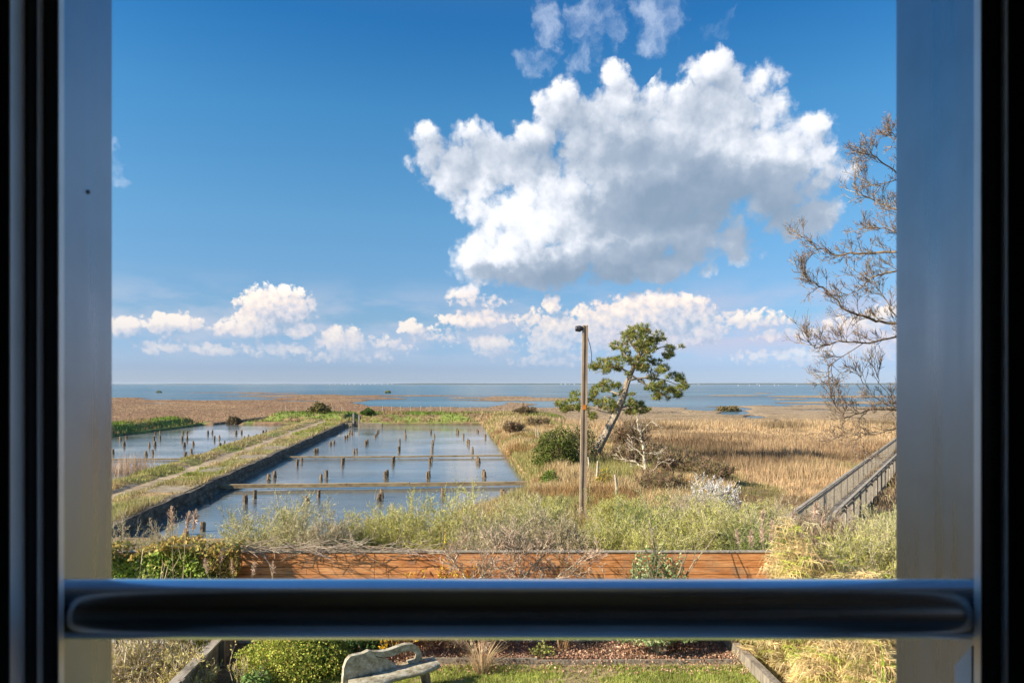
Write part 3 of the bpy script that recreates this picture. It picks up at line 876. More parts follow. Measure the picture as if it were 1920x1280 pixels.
def piling_mesh(v):
    mb = MB(); zz = [-.75, -.1, .12, .35, .6, .8, .97, 1.0]; n = 7
    V = []
    for k, q in enumerate(zz):
        r = .125 * (1.0 - .05 * k) * (1 if k < 7 else .72)
        th = np.arange(n) * 2 * np.pi / n + v; rr = r * (1 + .16 * np.sin(th * 2 + v * 2 + k * .4) + rng.uniform(-.12, .12, n))
        V.append(np.stack([np.cos(th) * rr, np.sin(th) * rr, np.full(n, q) + (rng.uniform(-.07, .03, n) if k >= 6 else 0)], 1))
    V = np.concatenate(V + [np.array([[0, 0, .96]])]); k = np.arange(n); k2 = (k + 1) % n
    for j in range(7): mb.add(V, np.stack([j * n + k, j * n + k2, (j + 1) * n + k2, (j + 1) * n + k], 1))
    mb.add(V, np.stack([7 * n + k, 7 * n + k2, np.full(n, 8 * n)], 1))
    return mb


PM = []
for v in range(5):
    o = piling_mesh(v).build("piling", M["piling_wood"]); PM.append(o.data); bpy.data.objects.remove(o)
for wi, (where, pts) in enumerate(POSTS):
    for j, (px, pb, pt) in enumerate(sorted(pts)):
        p = on(px, pb, WZ); h = (pb - pt) / F * p[1] * .95
        o = bpy.data.objects.new("piling", PM[rng.integers(5)]); C.objects.link(o)
        o.location = p; o.scale = (rng.uniform(.85, 1.15), rng.uniform(.85, 1.15), h)
        o.rotation_euler = (rng.uniform(-.05, .05), rng.uniform(-.05, .05) + (.25 if px == 577 else 0), rng.uniform(0, 6))
        lean = "leaning" if px == 577 else "short"
        tag(o, f"{lean} piling, {ORD[j]} from the left {where}", "piling", "pilings standing in the large pond" if wi < 8 else "pilings standing in the smaller pond")

# pale fence posts on the bank beyond the ponds and along the east dike
bankp = [536, 556, 575, 625, 641, 717, 734.5, 752, 770, 789, 807, 826, 844.5, 863, 882, 945]
for j, px in enumerate(bankp):
    D = 109; x = (px - 960) / F * D; z = float(H(x, D)); mb = MB(); r = .06
    mb.tube([(0, 0, -.2), (rng.uniform(-.03, .03), 0, .6), (rng.uniform(-.06, .06), 0, 1.05)], [r, r, r * .8], 6)
    o = mb.build("fence_post", M["pale_bark"]); o.location = (x, D, z)
    tag(o, f"pale fence post on the grass bank beyond the ponds, {ORD[j]} from the left", "fence post", "pale fence posts on the bank beyond the ponds")
ep = [(1082, 869, 846, "weathered fence post between the dark green bush and the utility pole"), (1104, 885, 861, "white fence post directly at the foot of the leaning pine"),
      (1119, 912, 871, "tallest pale fence post, among the yellow gorse by the pole"), (1155, 940, 897, "thin pale fence post below the dead white tree"),
      (1005, 822, 805, "short pale fence post in the dike grass beyond the dark green bush"), (1009, 824, 806, "second of two short pale posts in the dike grass beyond the green bush")]
for px, pb, pt, wd in ep:
    p = on(px, pb, .05); D = p[1]; h = (pb - pt) / F * D + .1; p[2] = float(H(p[0], D))
    mb = MB(); mb.tube([(0, 0, -.2), (.02, 0, h * .5), (-.04 + .1 * (px == 1119), 0, h)], [.07, .065, .055], 6, jit=.1)
    o = mb.build("fence_post", M["pale_bark"]); o.location = p
    tag(o, wd, "fence post", "pale fence posts along the dike")

# sluice where the dike meets the bank
p = on(668, 793, -.3)
root = empty("sluice", p, "small concrete sluice at the far corner of the large pond", "sluice")
mb = MB(); mb.box(-3.2, -.5, -.3, .3, -.8, .05); mb.box(.5, 3.6, -.3, .3, -.8, .0); mb.build("wall", M["concrete"], root)
mb = MB(); mb.box(-.5, -.28, -.15, .15, -.8, 1.35); mb.build("upright", M["grey_timber"], root)
mb = MB(); mb.box(.28, .5, -.15, .15, -.8, 1.1); mb.build("upright", M["grey_timber"], root)
mb = MB(); mb.box(-.28, .28, -.05, .05, -.8, .25); mb.build("gate_board", M["wet_stone"], root)

# ------------------------------------------------------------------ things on the water
mb = MB()
mb.tube([(-1.8, 0, 0), (-1.5, 0, .55), (-.5, .2, .8), (.8, 0, .9), (1.7, 0, .4), (2.1, 0, 0)], [.5, .8, 1.0, 1.1, .8, .3], 8, (.16, .17, .07), .25)
o = mb.build("reed_hide", M["leaf_mass"]); o.location = on(727, 736.5, WZ); tag(o, "olive brown reed covered hide on the marsh edge", "hide")
mb = MB(); mb.box(-1.6, 1.6, -1, 1, -.4, .7, (.16, .17, .10)); mb.tube([(-1.6, 0, .5), (-.4, 0, .8), (1.6, 0, .6)], [.4, .7, .5], 8, (.13, .15, .06), .2)
o = mb.build("duck_hut", M["leaf_mass"]); o.location = on(298, 736, WZ); tag(o, "small dark green hut standing alone in the water off the marsh", "hut")
for j, (px, pb, h) in enumerate([(1384, 724, 4), (1424, 724, 5), (1452, 723.5, 5), (1494, 724, 5), (1573, 724, 7), (1581, 723, 4), (1460, 723, 3), (1622, 724, 4), (1405, 723, 3)]):
    p = on(px, pb, WZ); s_ = p[1] / F; h *= .8; mb = MB(); mb.tube([(0, 0, -1), (0, 0, h * s_ * .55), (0, 0, h * s_)], [.35 * s_, .3 * s_, .2 * s_], 6)
    mb.tube([(0, 0, h * s_ * .55), (0, 0, h * s_ * .98)], [.45 * s_, .3 * s_], 6)
    o = mb.build("channel_marker", M["white_paint"]); o.location = p
    tag(o, "tiny white channel marker standing far out on the sea", "marker", "white channel markers out on the sea")
for j, px in enumerate([618, 628, 641, 648, 655, 664, 676, 684, 693, 703, 716, 727, 735, 1052, 1060, 1068, 1077, 1310, 1420]):
    s_ = 8950 / F; mb = MB(); w = rng.uniform(.8, 2.6) * s_; h = rng.uniform(1.0, 1.7) * s_
    mb.box(-w / 2, w / 2, 0, 8, -4, h); mb.prism([(-w / 2, 0), (w / 2, 0), (0, h * .35)], (0, 8, h), (1, 0, 0), (0, 0, 1), 8)
    o = mb.build("white_building", M["white_paint"]); o.location = ((px - 960) / F * 8950, 8950, 0)
    tag(o, "tiny white building on the distant far shore", "building", "white buildings on the far shore")

# ------------------------------------------------------------------ utility pole
p = on(1092, 992, -.15); root = empty("utility_pole", (p[0], p[1], float(H(p[0], p[1]))), "tall weathered timber pole with a small dark lamp at its top", "pole")
hp = EYE - (610 - 720) / F * p[1] - root.location.z
mb = MB()
secs = 9
for (x0, x1, y0, y1) in ((-.125, -.045, -.09, .09), (-.045, .045, -.05, .05), (.045, .125, -.09, .09)):
    t = .78; lx = .10
    mb.hexa([(x0, y0, -.3), (x1, y0, -.3), (x1, y1, -.3), (x0, y1, -.3), (x0 * t + lx, y0 * t, hp), (x1 * t + lx, y0 * t, hp), (x1 * t + lx, y1 * t, hp), (x0 * t + lx, y1 * t, hp)])
mb.build("shaft", M["pole_wood"], root)
mb = MB(); mb.tube([(-.22, -.02, hp - .12), (-.10, -.02, hp - .12), (.02, -.02, hp - .10)], [.10, .12, .07], 10); mb.tube([(-.26, -.02, hp - .12), (-.215, -.02, hp - .12)], [.085, .11], 10)
mb.build("lamp", M["dark_plastic"], root)
mb = MB(); zz = np.linspace(0, 1, 9); mb.tube(np.stack([.16 + .17 * np.sin(zz * 2.6), zz * 0 - .02, hp - .35 - zz * 1.3], 1), .012, 5)
mb.build("cable", M["dark_plastic"], root)
zt = EYE - (763 - 720) / F * p[1] - root.location.z; xt = .10 * zt / hp
mb = MB(); mb.box(xt - .05, xt + .07, -.092, -.075, zt - .09, zt + .09); mb.build("orange_band", M["orange_paint"], root)

# ------------------------------------------------------------------ leaning pine
root_p = at(1108, 862, 46); root_p[2] = float(H(root_p[0], 46)) - .05
pine = empty("pine_tree", root_p, "leaning pine with flat tufted crown beside the utility pole", "tree")
tr = [(1108, 864), (1122, 838), (1140, 805), (1155, 775), (1168, 745), (1175, 720), (1183, 700), (1192, 680), (1198, 665)]
T_ = [at(a, b, 46 + i * .1) for i, (a, b) in enumerate(tr)]; T_[0][2] = root_p[2] - .2
mb = MB(); mb.tube(np.array(T_) - root_p, [.36, .30, .26, .24, .22, .20, .17, .13, .10], 9, jit=.12)
limbs = [((1183, 700), (1160, 688), (1140, 690), (1115, 700)), ((1188, 690), (1175, 668), (1160, 650), (1150, 645)), ((1180, 712), (1215, 707), (1245, 712), (1275, 722)), ((1192, 682), (1215, 660), (1240, 650), (1258, 648)),
         ((1198, 668), (1196, 645), (1200, 628)), ((1195, 672), (1215, 650), (1225, 630)), ((1168, 742), (1150, 735), (1125, 728)), ((1150, 775), (1125, 770), (1090, 758), (1055, 758)), ((1152, 768), (1180, 760), (1200, 765)),
         ((1185, 704), (1225, 730), (1250, 745)), ((1140, 803), (1128, 812), (1120, 822)), ((1158, 768), (1172, 768)), ((1200, 665), (1180, 640), (1170, 625)), ((1120, 832), (1108, 822))]
for L_ in limbs:
    pts = [at(a, b, 46.4) for a, b in L_]; dep = rng.uniform(-1.4, 1.4)
    for i, q in enumerate(pts): q[1] += dep * i / len(pts); q[0] = (L_[i][0] - 960) / F * q[1]
    mb.tube(np.array(pts) - root_p, np.linspace(.085, .02, len(pts)), 6, jit=.1)
mb.build("trunk", M["bark"], pine)
cl = [(1182, 626), (1188, 618), (1210, 622), (1205, 614), (1233, 630), (1228, 640), (1256, 652), (1252, 665), (1197, 645), (1170, 650), (1157, 648), (1145, 678), (1125, 680), (1112, 690), (1163, 676), (1184, 678),
      (1210, 672), (1230, 680), (1213, 695), (1236, 695), (1262, 704), (1275, 712), (1279, 725), (1259, 731), (1243, 735), (1230, 745), (1222, 725), (1141, 718), (1154, 725), (1131, 728), (1112, 738), (1080, 742),
      (1053, 757), (1072, 763), (1098, 754), (1125, 757), (1141, 754), (1154, 763), (1181, 754), (1197, 757), (1203, 767), (1184, 771), (1112, 781), (1167, 738), (1200, 655), (1245, 690), (1190, 635), (1220, 655), (1175, 665),
      (1095, 768), (1060, 768), (1240, 722), (1135, 690), (1268, 740), (1148, 765), (1215, 640), (1172, 630), (1225, 708), (1200, 690), (1160, 690)]
Pc = []
for a, b, big in [(a, b, 1) for a, b in cl] + [(a + rng.normal() * 11, b + 3 + rng.normal() * 5, .5) for a, b in cl * 2]:
    D = 46.4 + rng.uniform(-1.5, 1.5); c = at(a, b, D) - root_p; n = 26 if big == 1 else 9
    q = rng.normal(size=(n, 3)); q /= np.linalg.norm(q, axis=1)[:, None]; q *= rng.uniform(.3, 1, (n, 1)) ** .5
    Pc.append(c + q * np.array((.48, .5, .30)) * rng.uniform(.7, 1.15) * big)
Pc = np.concatenate(Pc); k = 13
A = np.repeat(Pc, k, 0); dd = rng.normal(size=A.shape); dd[:, 2] += .75; dd /= np.linalg.norm(dd, axis=1)[:, None]
cols = np.repeat(pick(len(Pc), [(.20, .23, .05), (.28, .29, .07), (.38, .36, .10), (.12, .16, .04), (.42, .28, .12)], [3, 4, 3, 2, .8]), k, 0)
mb = MB(); mb.ribbons(A, A + dd * rng.uniform(.14, .28, (len(A), 1)), .034, .010, cols)
mb.build("crown", M["leaf_mass"], pine)


# ------------------------------------------------------------------ shrubs and small trees
def dome(n, rx, ry, rz, shell=.35):
    q = rng.normal(size=(n, 3)); q[:, 2] = np.abs(q[:, 2]); q /= np.linalg.norm(q, axis=1)[:, None]
    return q * (rng.uniform(shell, 1, (n, 1)) ** .6) * np.array((rx, ry, rz))


def leafy_bush(name, base, rx, ry, rz, n, size, cols, wts, label, cat="shrub", group=None, stems=6, lump=.25, aspect=.55, zoff=.0):
    root = empty(name, base, label, cat, group)
    q = dome(n, rx, ry, rz); l = 1 + lump * 2 * (fbm(q[:, 0] * 2.2 / rx + 9, q[:, 2] * 2.2 / rz + q[:, 1] * 1.5 / ry, int(rng.integers(999)), 3) - .5)
    q = q * l[:, None]; q[:, 2] += zoff
    mb = MB(); c = pick(n, cols, wts); mb.leaves(q, size * rng.uniform(.6, 1.3, n), c, aspect); mb.build("foliage", M["leaf_mass"], root)
    a = rng.uniform(0, 6.28, stems); st = np.stack([np.cos(a) * .12 * rx, np.sin(a) * .12 * ry, a * 0 - .05], 1); dr = np.stack([np.cos(a) * .6 * rx / rz, np.sin(a) * .6 * ry / rz, a * 0 + 1], 1)
    S = grow(st, dr, (rz + zoff) * .55, 2, 3, r0=.018 * rz + .008); mb = MB(); mb.prisms(S[0], S[1], S[2], S[3], pick(len(S[0]), [(.22, .17, .11), (.30, .24, .17)])); mb.build("stem", M["twig_mass"], root)
    return root


def twig_shrub(name, base, w, h, stems, cols, wts, label, cat="shrub", group=None, levels=3, kids=3, tick=2.0, tcols=None, twts=None, thick=.010, spread=.55, tw=.010, tl=.05, minw=.008, up=.3):
    """a broom-like shrub: fine upright twigs with small scale leaves"""
    root = empty(name, base, label, cat, group)
    a = rng.uniform(0, 6.28, stems); r = rng.uniform(0, 1, stems) ** .5
    st = np.stack([np.cos(a) * r * w * .22, np.sin(a) * r * w * .22, a * 0 - .05], 1)
    dr = np.stack([np.cos(a) * r * w / h * .62, np.sin(a) * r * w / h * .62, np.ones(stems)], 1)
    S = grow(st, dr, h * .46, levels, kids, spread, up, .62, thick, .6)
    top = S[1][:, 2].max(); k = h / max(np.percentile(S[1][:, 2], 99.0), .1)
    for i in (0, 1): S[i] = S[i] * np.array((1, 1, k))
    mb = MB(); m = S[4] <= 1
    mb.prisms(S[0][m], S[1][m], np.maximum(S[2][m], minw * .6), np.maximum(S[3][m], minw * .5), pick(m.sum(), cols, wts))
    m = ~m; mb.ribbons(S[0][m], S[1][m], np.maximum(S[2][m] * 2, minw), np.maximum(S[3][m] * 2, minw * .6), pick(m.sum(), cols, wts))
    mb.build("stem", M["twig_mass"], root)
    if tick > 0:
        m = np.where(S[4] >= levels - 1)[0]; n = int(len(m) * tick); j = rng.choice(m, n); t = rng.uniform(0, 1, (n, 1))
        q = S[0][j] * (1 - t) + S[1][j] * t; d = (S[1][j] - S[0][j]); d /= np.linalg.norm(d, axis=1)[:, None] + 1e-9
        d = d + rng.normal(scale=.7, size=d.shape)
        mb = MB(); mb.ribbons(q, q + d * tl * rng.uniform(.6, 1.3, (n, 1)), tw, tw * .4, pick(n, tcols or cols, twts)); mb.build("foliage", M["leaf_mass"], root)
    return root


def gz(p): return (p[0], p[1], float(H(p[0], p[1])))
def base_at(px, D): return gz(((px - 960) / F * D, D))


TW = [(.50, .42, .29), (.38, .31, .21), (.58, .50, .37)]
YG = [(.58, .55, .15), (.49, .49, .12), (.68, .62, .25), (.36, .38, .10)]
SG = [(.55, .52, .22), (.62, .56, .31), (.43, .43, .16)]
DG = [(.24, .30, .08), (.32, .37, .10), (.17, .22, .06)]
GY = [(.56, .46, .32), (.46, .37, .25), (.48, .46, .24)]
# px centre, distance, width px, top py, foliage, label
scrub = [
    (1005, 22.0, 110, 932, YG, "rounded yellow green shrub between the pond corner and the utility pole"),
    (1170, 23.0, 110, 935, YG, "rounded light green shrub between the utility pole and dead tree"),
    (452, 16.6, 95, 985, SG, "low grey green shrub directly right of the ivy covered fence end"),
    (532, 17.0, 150, 937, SG, "grey green feathery shrub before the leaning piling of the large pond"),
    (610, 16.2, 110, 975, GY, "low dry grey shrub with tangled twigs over the fence top"),
    (680, 17.5, 105, 968, YG, "yellow green shrub hiding the foot of a lone piling"),
    (735, 19.0, 90, 955, SG, "pale shrub filling the gap left of the largest rounded shrub"),
    (825, 17.5, 215, 925, YG, "largest rounded yellow green shrub in front of the large pond"),
    (920, 16.0, 120, 972, GY, "pinkish brown twiggy shrub behind the middle of the fence"),
    (985, 19.0, 130, 945, SG, "grey green shrub at the near right corner of the large pond"),
    (1040, 16.5, 110, 955, GY, "greyish shrub with dry stems just left of the pole"),
    (1065, 28.0, 120, 935, SG, "soft pale shrub behind the foot of the utility pole"),
    (1150, 16.8, 120, 958, YG, "bright yellow green shrub right of the utility pole foot"),
    (1215, 18.5, 130, 940, DG, "darker green shrub below the dead white tree"),
    (1235, 15.6, 90, 985, YG, "low fresh green shrub rising over the fence behind the silvery bush"),
    (1318, 17.5, 150, 938, YG, "broad yellow green shrub in front of the white blossom"),
    (1385, 19.5, 110, 945, SG, "olive shrub right of the white blossom bush"),
    (1405, 16.5, 80, 985, DG, "dark leaved shrub behind the pinkish reed plumes"),
    (1440, 25.0, 110, 945, YG, "light green shrub left of the lower end of the boardwalk"),
    (1557, 19.5, 100, 955, [(.30, .20, .15), (.25, .17, .14), (.38, .28, .18)], "purple brown thicket at the foot of the boardwalk"),
    (1660, 17.0, 120, 955, SG, "pale green willowy shrub right of the boardwalk foot"),
    (1610, 15.4, 120, 1000, YG, "yellow green shrub behind the dry sedge clump"),
    (1730, 15.0, 110, 985, SG, "pale shrub at the edge of the window opening behind the sedge"),
    (270, 15.8, 130, 985, GY, "dry bushy tangle behind the ivy at the near dike end"),
    (1290, 22.0, 120, 922, GY, "dry brown and green shrub between dead tree and white blossom"),
    (1500, 20.3, 90, 950, GY, "dry brown shrub leaning on the lower boardwalk railing"),
]
for (px, D, wp, ty, tc, lab) in scrub:
    b = base_at(px, D); h = EYE - (ty - 720) / F * D - b[2]; w = wp / F * D
    twig_shrub("shrub", b, w * 1.05, h, 24 + int(w * 14), TW, None, lab, "shrub", "scrub beyond the garden fence", 3, 4, 4.5, tc, None, tw=.010, tl=.04, minw=.0065, spread=.85, up=.16)

# green bush by the pine, brown thicket, dead tree, blossom, gorse
b = base_at(1045, 42)
leafy_bush("evergreen_bush", b, 1.5, 1.3, 2.35, 6000, .14, [(.09, .12, .03), (.14, .18, .04), (.20, .22, .06), (.24, .17, .07)], [3, 4, 3, 1], "dense dark evergreen bush left of the utility pole")
b = base_at(1030, 34)
leafy_bush("evergreen_bush", b, .5, .5, .9, 900, .11, [(.14, .22, .04), (.20, .28, .05)], None, "small fresh green bush below the dark evergreen bush")
b = base_at(1088, 45)
leafy_bush("evergreen_bush", b, 1.3, 1.2, 2.2, 2500, .13, [(.07, .09, .03), (.12, .13, .05), (.16, .13, .07)], None, "dark bush half hidden behind the pole at the pine foot", lump=.5)
BR = [(.30, .20, .15), (.24, .15, .10), (.38, .28, .20), (.19, .13, .09)]
for (px, D, wp, ty, lab) in [(1170, 44, 80, 832, "brown leafless thicket just right of the pine trunk"), (1215, 42, 110, 830, "brown leafless thicket directly behind the dead white tree"),
                             (1275, 38, 110, 845, "brown leafless thicket right of the dead white tree"), (1335, 36, 90, 862, "low brown thicket behind the white blossom bush"),
                             (1180, 52, 80, 785, "distant dark thicket under the right side of the pine crown"), (1240, 32, 110, 880, "tangled grey thicket at the foot of the dead white tree"),
                             (985, 106, 60, 760, "rounded brown bush on the dike where the grass bank ends"), (1010, 80, 55, 783, "brown bush on the dike beyond the pale posts"), (965, 70, 40, 790, "small brown bush on the dike slope above the pond")]:
    b = base_at(px, D); h = EYE - (ty - 720) / F * D - b[2]; w = wp / F * D
    twig_shrub("thicket", b, w * 1.1, h, 40, BR, None, lab, "shrub", "brown thickets on the dike", 3, 4, .6, [(.32, .20, .13), (.22, .22, .08)], None, .018, .7, .0007 * D, .1, .0006 * D, .2)
for (px, D, wp, ty, cols, lab) in [(600, 106, 46, 756, [(.17, .15, .06), (.24, .20, .08)], "dark rounded bush on the grass bank beyond the ponds"), (1365, 150, 50, 760, [(.20, .15, .06), (.27, .20, .09)], "low dark bush beside the winding creek on the marsh"),
                                   (690, 104, 26, 772, [(.10, .16, .04), (.15, .2, .05)], "small dark green bush beside the sluice"), (440, 101, 36, 781, [(.2, .15, .09), (.15, .12, .07)], "dark scrubby bush where the channel leaves the smaller pond")]:
    b = base_at(px, D); h = max(EYE - (ty - 720) / F * D - b[2], .8); w = wp / F * D
    leafy_bush("bush", b, w / 2, w / 3, h, 1500, .4, cols, None, lab, lump=.4)


def limb_tree(name, base, limbs, label, mats, r0, tip, lv, kids, ln, up, mat, cols, twig_r=.006, cat="tree", spread=.7, density=1.0, extra=None, droop=0.0, buds=None):
    root = empty(name, base, label, cat); base = np.array(base)
    mb = MB(); A0 = []; D0 = []
    for pts, ra, rb in limbs:
        P = np.array(pts, float) - base; n = len(P)
        t = np.linspace(0, n - 1, n * 4); P2 = np.stack([np.interp(t, np.arange(n), P[:, k]) for k in range(3)], 1)
        P2[1:-1] += rng.normal(scale=.022 * (ra / .05) ** .5, size=P2[1:-1].shape)
        mb.tube(P2, np.linspace(ra, rb, len(P2)), 7, jit=.08)
        L = np.linalg.norm(np.diff(P2, axis=0), axis=1).sum(); m = max(3, int(L * density / .13))
        tt = np.sort(rng.uniform(.12, 1, m)) * (len(P2) - 1); i = np.minimum(tt.astype(int), len(P2) - 2)
        A0.append(P2[i] + (P2[i + 1] - P2[i]) * (tt - i)[:, None]); d = P2[i + 1] - P2[i]; d /= np.linalg.norm(d, axis=1)[:, None]
        s_ = np.cross(d, rng.normal(size=d.shape)); s_ /= np.linalg.norm(s_, axis=1)[:, None]
        nd = d * .8 + s_ * .7; nd[:, 2] += up; D0.append(nd)
    mb.build("trunk", M[mats], root)
    S = grow(np.concatenate(A0), np.concatenate(D0), ln, lv, kids, spread, up, .66, tip, .7, 3, .25, droop)
    mb = MB(); mb.prisms(S[0], S[1], np.maximum(S[2], twig_r), np.maximum(S[3], twig_r * .8), pick(len(S[0]), cols))
    if buds:
        m = np.where(S[4] == lv)[0]; q = S[1][m]; mb.leaves(q, .028 * rng.uniform(.7, 1.3, len(q)), pick(len(q), buds), .6)
    mb.build("crown", M[mat], root)
    return root


DT = 37.0; b = base_at(1212, DT)
q = lambda a, c, d=0: at(a, c, DT + d)
b0 = np.array(b)
limb_tree("dead_tree", b, [([b0 - (0, 0, .2), q(1211, 890), q(1209, 860), q(1205, 830), q(1198, 800), q(1193, 775)], .12, .03), ([q(1211, 898), q(1222, 882, -.3), q(1243, 865, -.6)], .07, .025),
          ([q(1210, 880), q(1195, 868, .3), q(1172, 862, .5), q(1150, 858, .6)], .06, .02), ([q(1207, 855), q(1192, 842, .2), q(1175, 830, .3)], .04, .015), ([q(1208, 850), q(1228, 848), q(1245, 851)], .03, .01),
          ([q(1200, 815), q(1215, 795), q(1232, 785)], .03, .012), ([q(1212, 905), q(1195, 900), q(1180, 905)], .035, .012)],
          "dead white barked tree with bare forked limbs beside the brown thicket", "pale_bark", .1, .014, 2, 2, .45, .12, "twig_mass", [(.62, .53, .40), (.50, .41, .30)], .011, density=.35)
b = base_at(1328, 24)
r_ = twig_shrub("blossom_bush", b, 1.5, EYE - (903 - 720) / F * 24 - b[2], 26, [(.50, .46, .38), (.40, .34, .27)], None, "bush covered in white blossom behind the green scrub", "shrub", None, 3, 4, 4.5, [(.82, .80, .76), (.72, .70, .66), (.56, .50, .42)], None, tw=.034, tl=.03, minw=.010, spread=.8)
for (px, D, w, ty, lab) in [(1132, 33, .9, 878, "yellow flowering gorse around the tallest pale fence post"), (1108, 35, .5, 893, "small yellow gorse directly right of the utility pole")]:
    b = base_at(px, D); leafy_bush("gorse", b, w / 2, w / 2, EYE - (ty - 720) / F * D - b[2], 700, .09, [(.62, .42, .02), (.30, .26, .05), (.20, .24, .06)], [3, 2, 2], lab, lump=.5)

# big leafless tree at the edge of the opening
DB = 19.0; q = lambda a, c, d=0: at(a, c, DB + d)
tb = np.array((13.6, DB, float(H(13.6, DB))))
tk = lambda c, a=1850: q(a, c)
limbs = [([tb - (0, 0, .3), tk(1000, 1868), tk(800, 1862), tk(600, 1850), tk(420, 1846), tk(240, 1835), tk(60, 1825)], .30, .05),
         ([tk(600), q(1760, 600), q(1680, 608), q(1640, 600), q(1587, 582, -.3), q(1550, 545, -.4), q(1515, 522, -.5), q(1484, 504, -.5)], .09, .012),
         ([tk(540), q(1750, 500), q(1680, 470), q(1620, 475, .3), q(1570, 478, .4), q(1530, 462, .5), q(1493, 437, .5)], .08, .012),
         ([tk(660), q(1760, 640), q(1680, 633), q(1619, 643, -.4), q(1570, 640, -.6), q(1530, 655, -.6), q(1515, 640, -.7)], .06, .010),
         ([tk(520), q(1740, 410), q(1680, 393), q(1644, 379, .5), q(1610, 365, .6), q(1600, 352, .7), q(1602, 335, .7)], .05, .010),
         ([tk(430), q(1740, 350), q(1690, 330), q(1650, 300, -.3), q(1625, 280, -.4), q(1613, 290, -.4)], .05, .010), ([tk(330), q(1740, 262), q(1690, 250), q(1674, 262), q(1664, 245)], .045, .010),
         ([tk(560), q(1740, 520), q(1680, 505), q(1640, 517), q(1612, 540), q(1570, 560, .4)], .05, .010), ([tk(700), q(1750, 740), q(1680, 768), q(1630, 768, -.5), q(1584, 782, -.6), q(1564, 752, -.7), q(1552, 715, -.8)], .055, .010),
         ([q(1630, 768, -.5), q(1610, 785, -.5), q(1613, 828, -.4), q(1623, 857, -.4)], .02, .008), ([q(1680, 768), q(1640, 745), q(1615, 712), q(1600, 680)], .025, .008),
         ([q(1740, 760), q(1690, 800), q(1640, 815), q(1590, 812, .3), q(1568, 820, .3)], .03, .008), ([q(1690, 608), q(1660, 560), q(1640, 530), q(1600, 505)], .03, .008), ([q(1619, 643, -.4), q(1560, 680, -.6), q(1552, 715, -.7)], .018, .008),
         ([tk(470), q(1740, 440), q(1690, 440), q(1650, 425), q(1610, 430)], .04, .01), ([q(1700, 330), q(1670, 340), q(1640, 350), q(1615, 330)], .03, .008), ([q(1690, 768), q(1650, 720), q(1640, 690)], .02, .007)]
limbs = [limbs[0]] + [(P_, a_ * .62, b_ * .8) for P_, a_, b_ in limbs[1:]]
limb_tree("bare_tree", tb, limbs, "large leafless tree with budding twigs reaching in beside the window edge", "twig_bark", .3, .009, 2, 4, .42, .22, "twig_mass",
          [(.21, .16, .12), (.17, .13, .10), (.34, .28, .17), (.25, .19, .14)], .0042, density=.95, spread=.65, buds=[(.34, .19, .13), (.27, .16, .11)])

# ------------------------------------------------------------------ boardwalk
def boardwalk():
    d = np.array((.558, .83, 0)); nrm = np.array((.83, -.558, 0)); L0 = np.array((8.7, 22.0, 0)); LEN = 48.0
    root = empty("boardwalk", L0, "raised grey timber boardwalk with slatted railings crossing the marsh", "boardwalk")
    P = lambda s_, o, z: (L0 + d * s_ + nrm * o) * (1, 1, 0) + np.array((0, 0, z)) - L0
    zd = lambda s_: -.30 + max(0, (6 - s_)) * .0
    mb = MB(); s_ = 0.0
    while s_ < LEN:
        mb.beam(P(s_ + .07, -.02, zd(s_) + rng.uniform(-.006, .006)), P(s_ + .07, 1.22, zd(s_)), .128, .04); s_ += .14
    mb.build("deck", M["grey_timber"], root)
    for off, s0 in ((0.0, 0.0), (1.2, 2.2)):
        rl = MB(); rl.beam(P(s0, off, .72), P(LEN, off, .72), .11, .045); rl.beam(P(s0, off - .035 * (1 if off else -1), .58), P(LEN, off - .035 * (1 if off else -1), .58), .03, .10)
        rail = rl.build("railing", M["grey_timber"], root)
        sl = MB(); s_ = s0 + .05
        while s_ < LEN:
            z1 = .69 - rng.uniform(0, .03)
            sl.beam(P(s_, off + .02 * (1 if off else -1), -.62 if off else -.25), P(s_, off + .02 * (1 if off else -1), z1), .022, .07, up=tuple(d)); s_ += .17
        o = sl.build("slats", M["grey_timber"], root); 
        s_ = s0 + .1
        while s_ < LEN:
            pm = MB(); pm.beam(P(s_, off + .07 * (1 if off else -1), -1.3), P(s_, off + .07 * (1 if off else -1), .70), .07, .07, up=tuple(d))
            pm.build("post", M["grey_timber"], root); s_ += 2.0


boardwalk()


# ------------------------------------------------------------------ reeds with plumes
def reed_mesh(v):
    mb = MB(); st = np.array([(0, 0, 0), (.02, .0, .5), (.05 * (v - 1), 0, .85), (.09 * (v - 1), 0, 1.0)])
    mb.tube(st, [.004, .0035, .003, .002], 4, (.55, .44, .27))
    n = 95; t = rng.uniform(0, 1, n); base = st[2] + (st[3] - st[2]) * t[:, None]
    dd = np.stack([rng.normal(scale=.5, size=n) + .4 * (v - 1), rng.normal(scale=.5, size=n), rng.uniform(-.2, 1.2, n)], 1); dd /= np.linalg.norm(dd, axis=1)[:, None]
    mb.ribbons(base, base + dd * (.065 * np.sin(t * 2.6 + .4))[:, None], .008, .003, pick(n, [(.66, .48, .35), (.56, .40, .29), (.72, .56, .42)]))
    k = 7; tz = rng.uniform(.15, .7, k); b_ = np.stack([tz * 0, tz * 0, tz], 1); a = rng.uniform(0, 6.28, k)
    mb.ribbons(b_, b_ + np.stack([np.cos(a) * .12, np.sin(a) * .12, np.full(k, .1)], 1), .012, .003, pick(k, [(.55, .45, .26)]))
    return mb


RM = []
for v in range(3):
    o = reed_mesh(v).build("plume_reed", M["petals"]); RM.append(o.data); bpy.data.objects.remove(o)


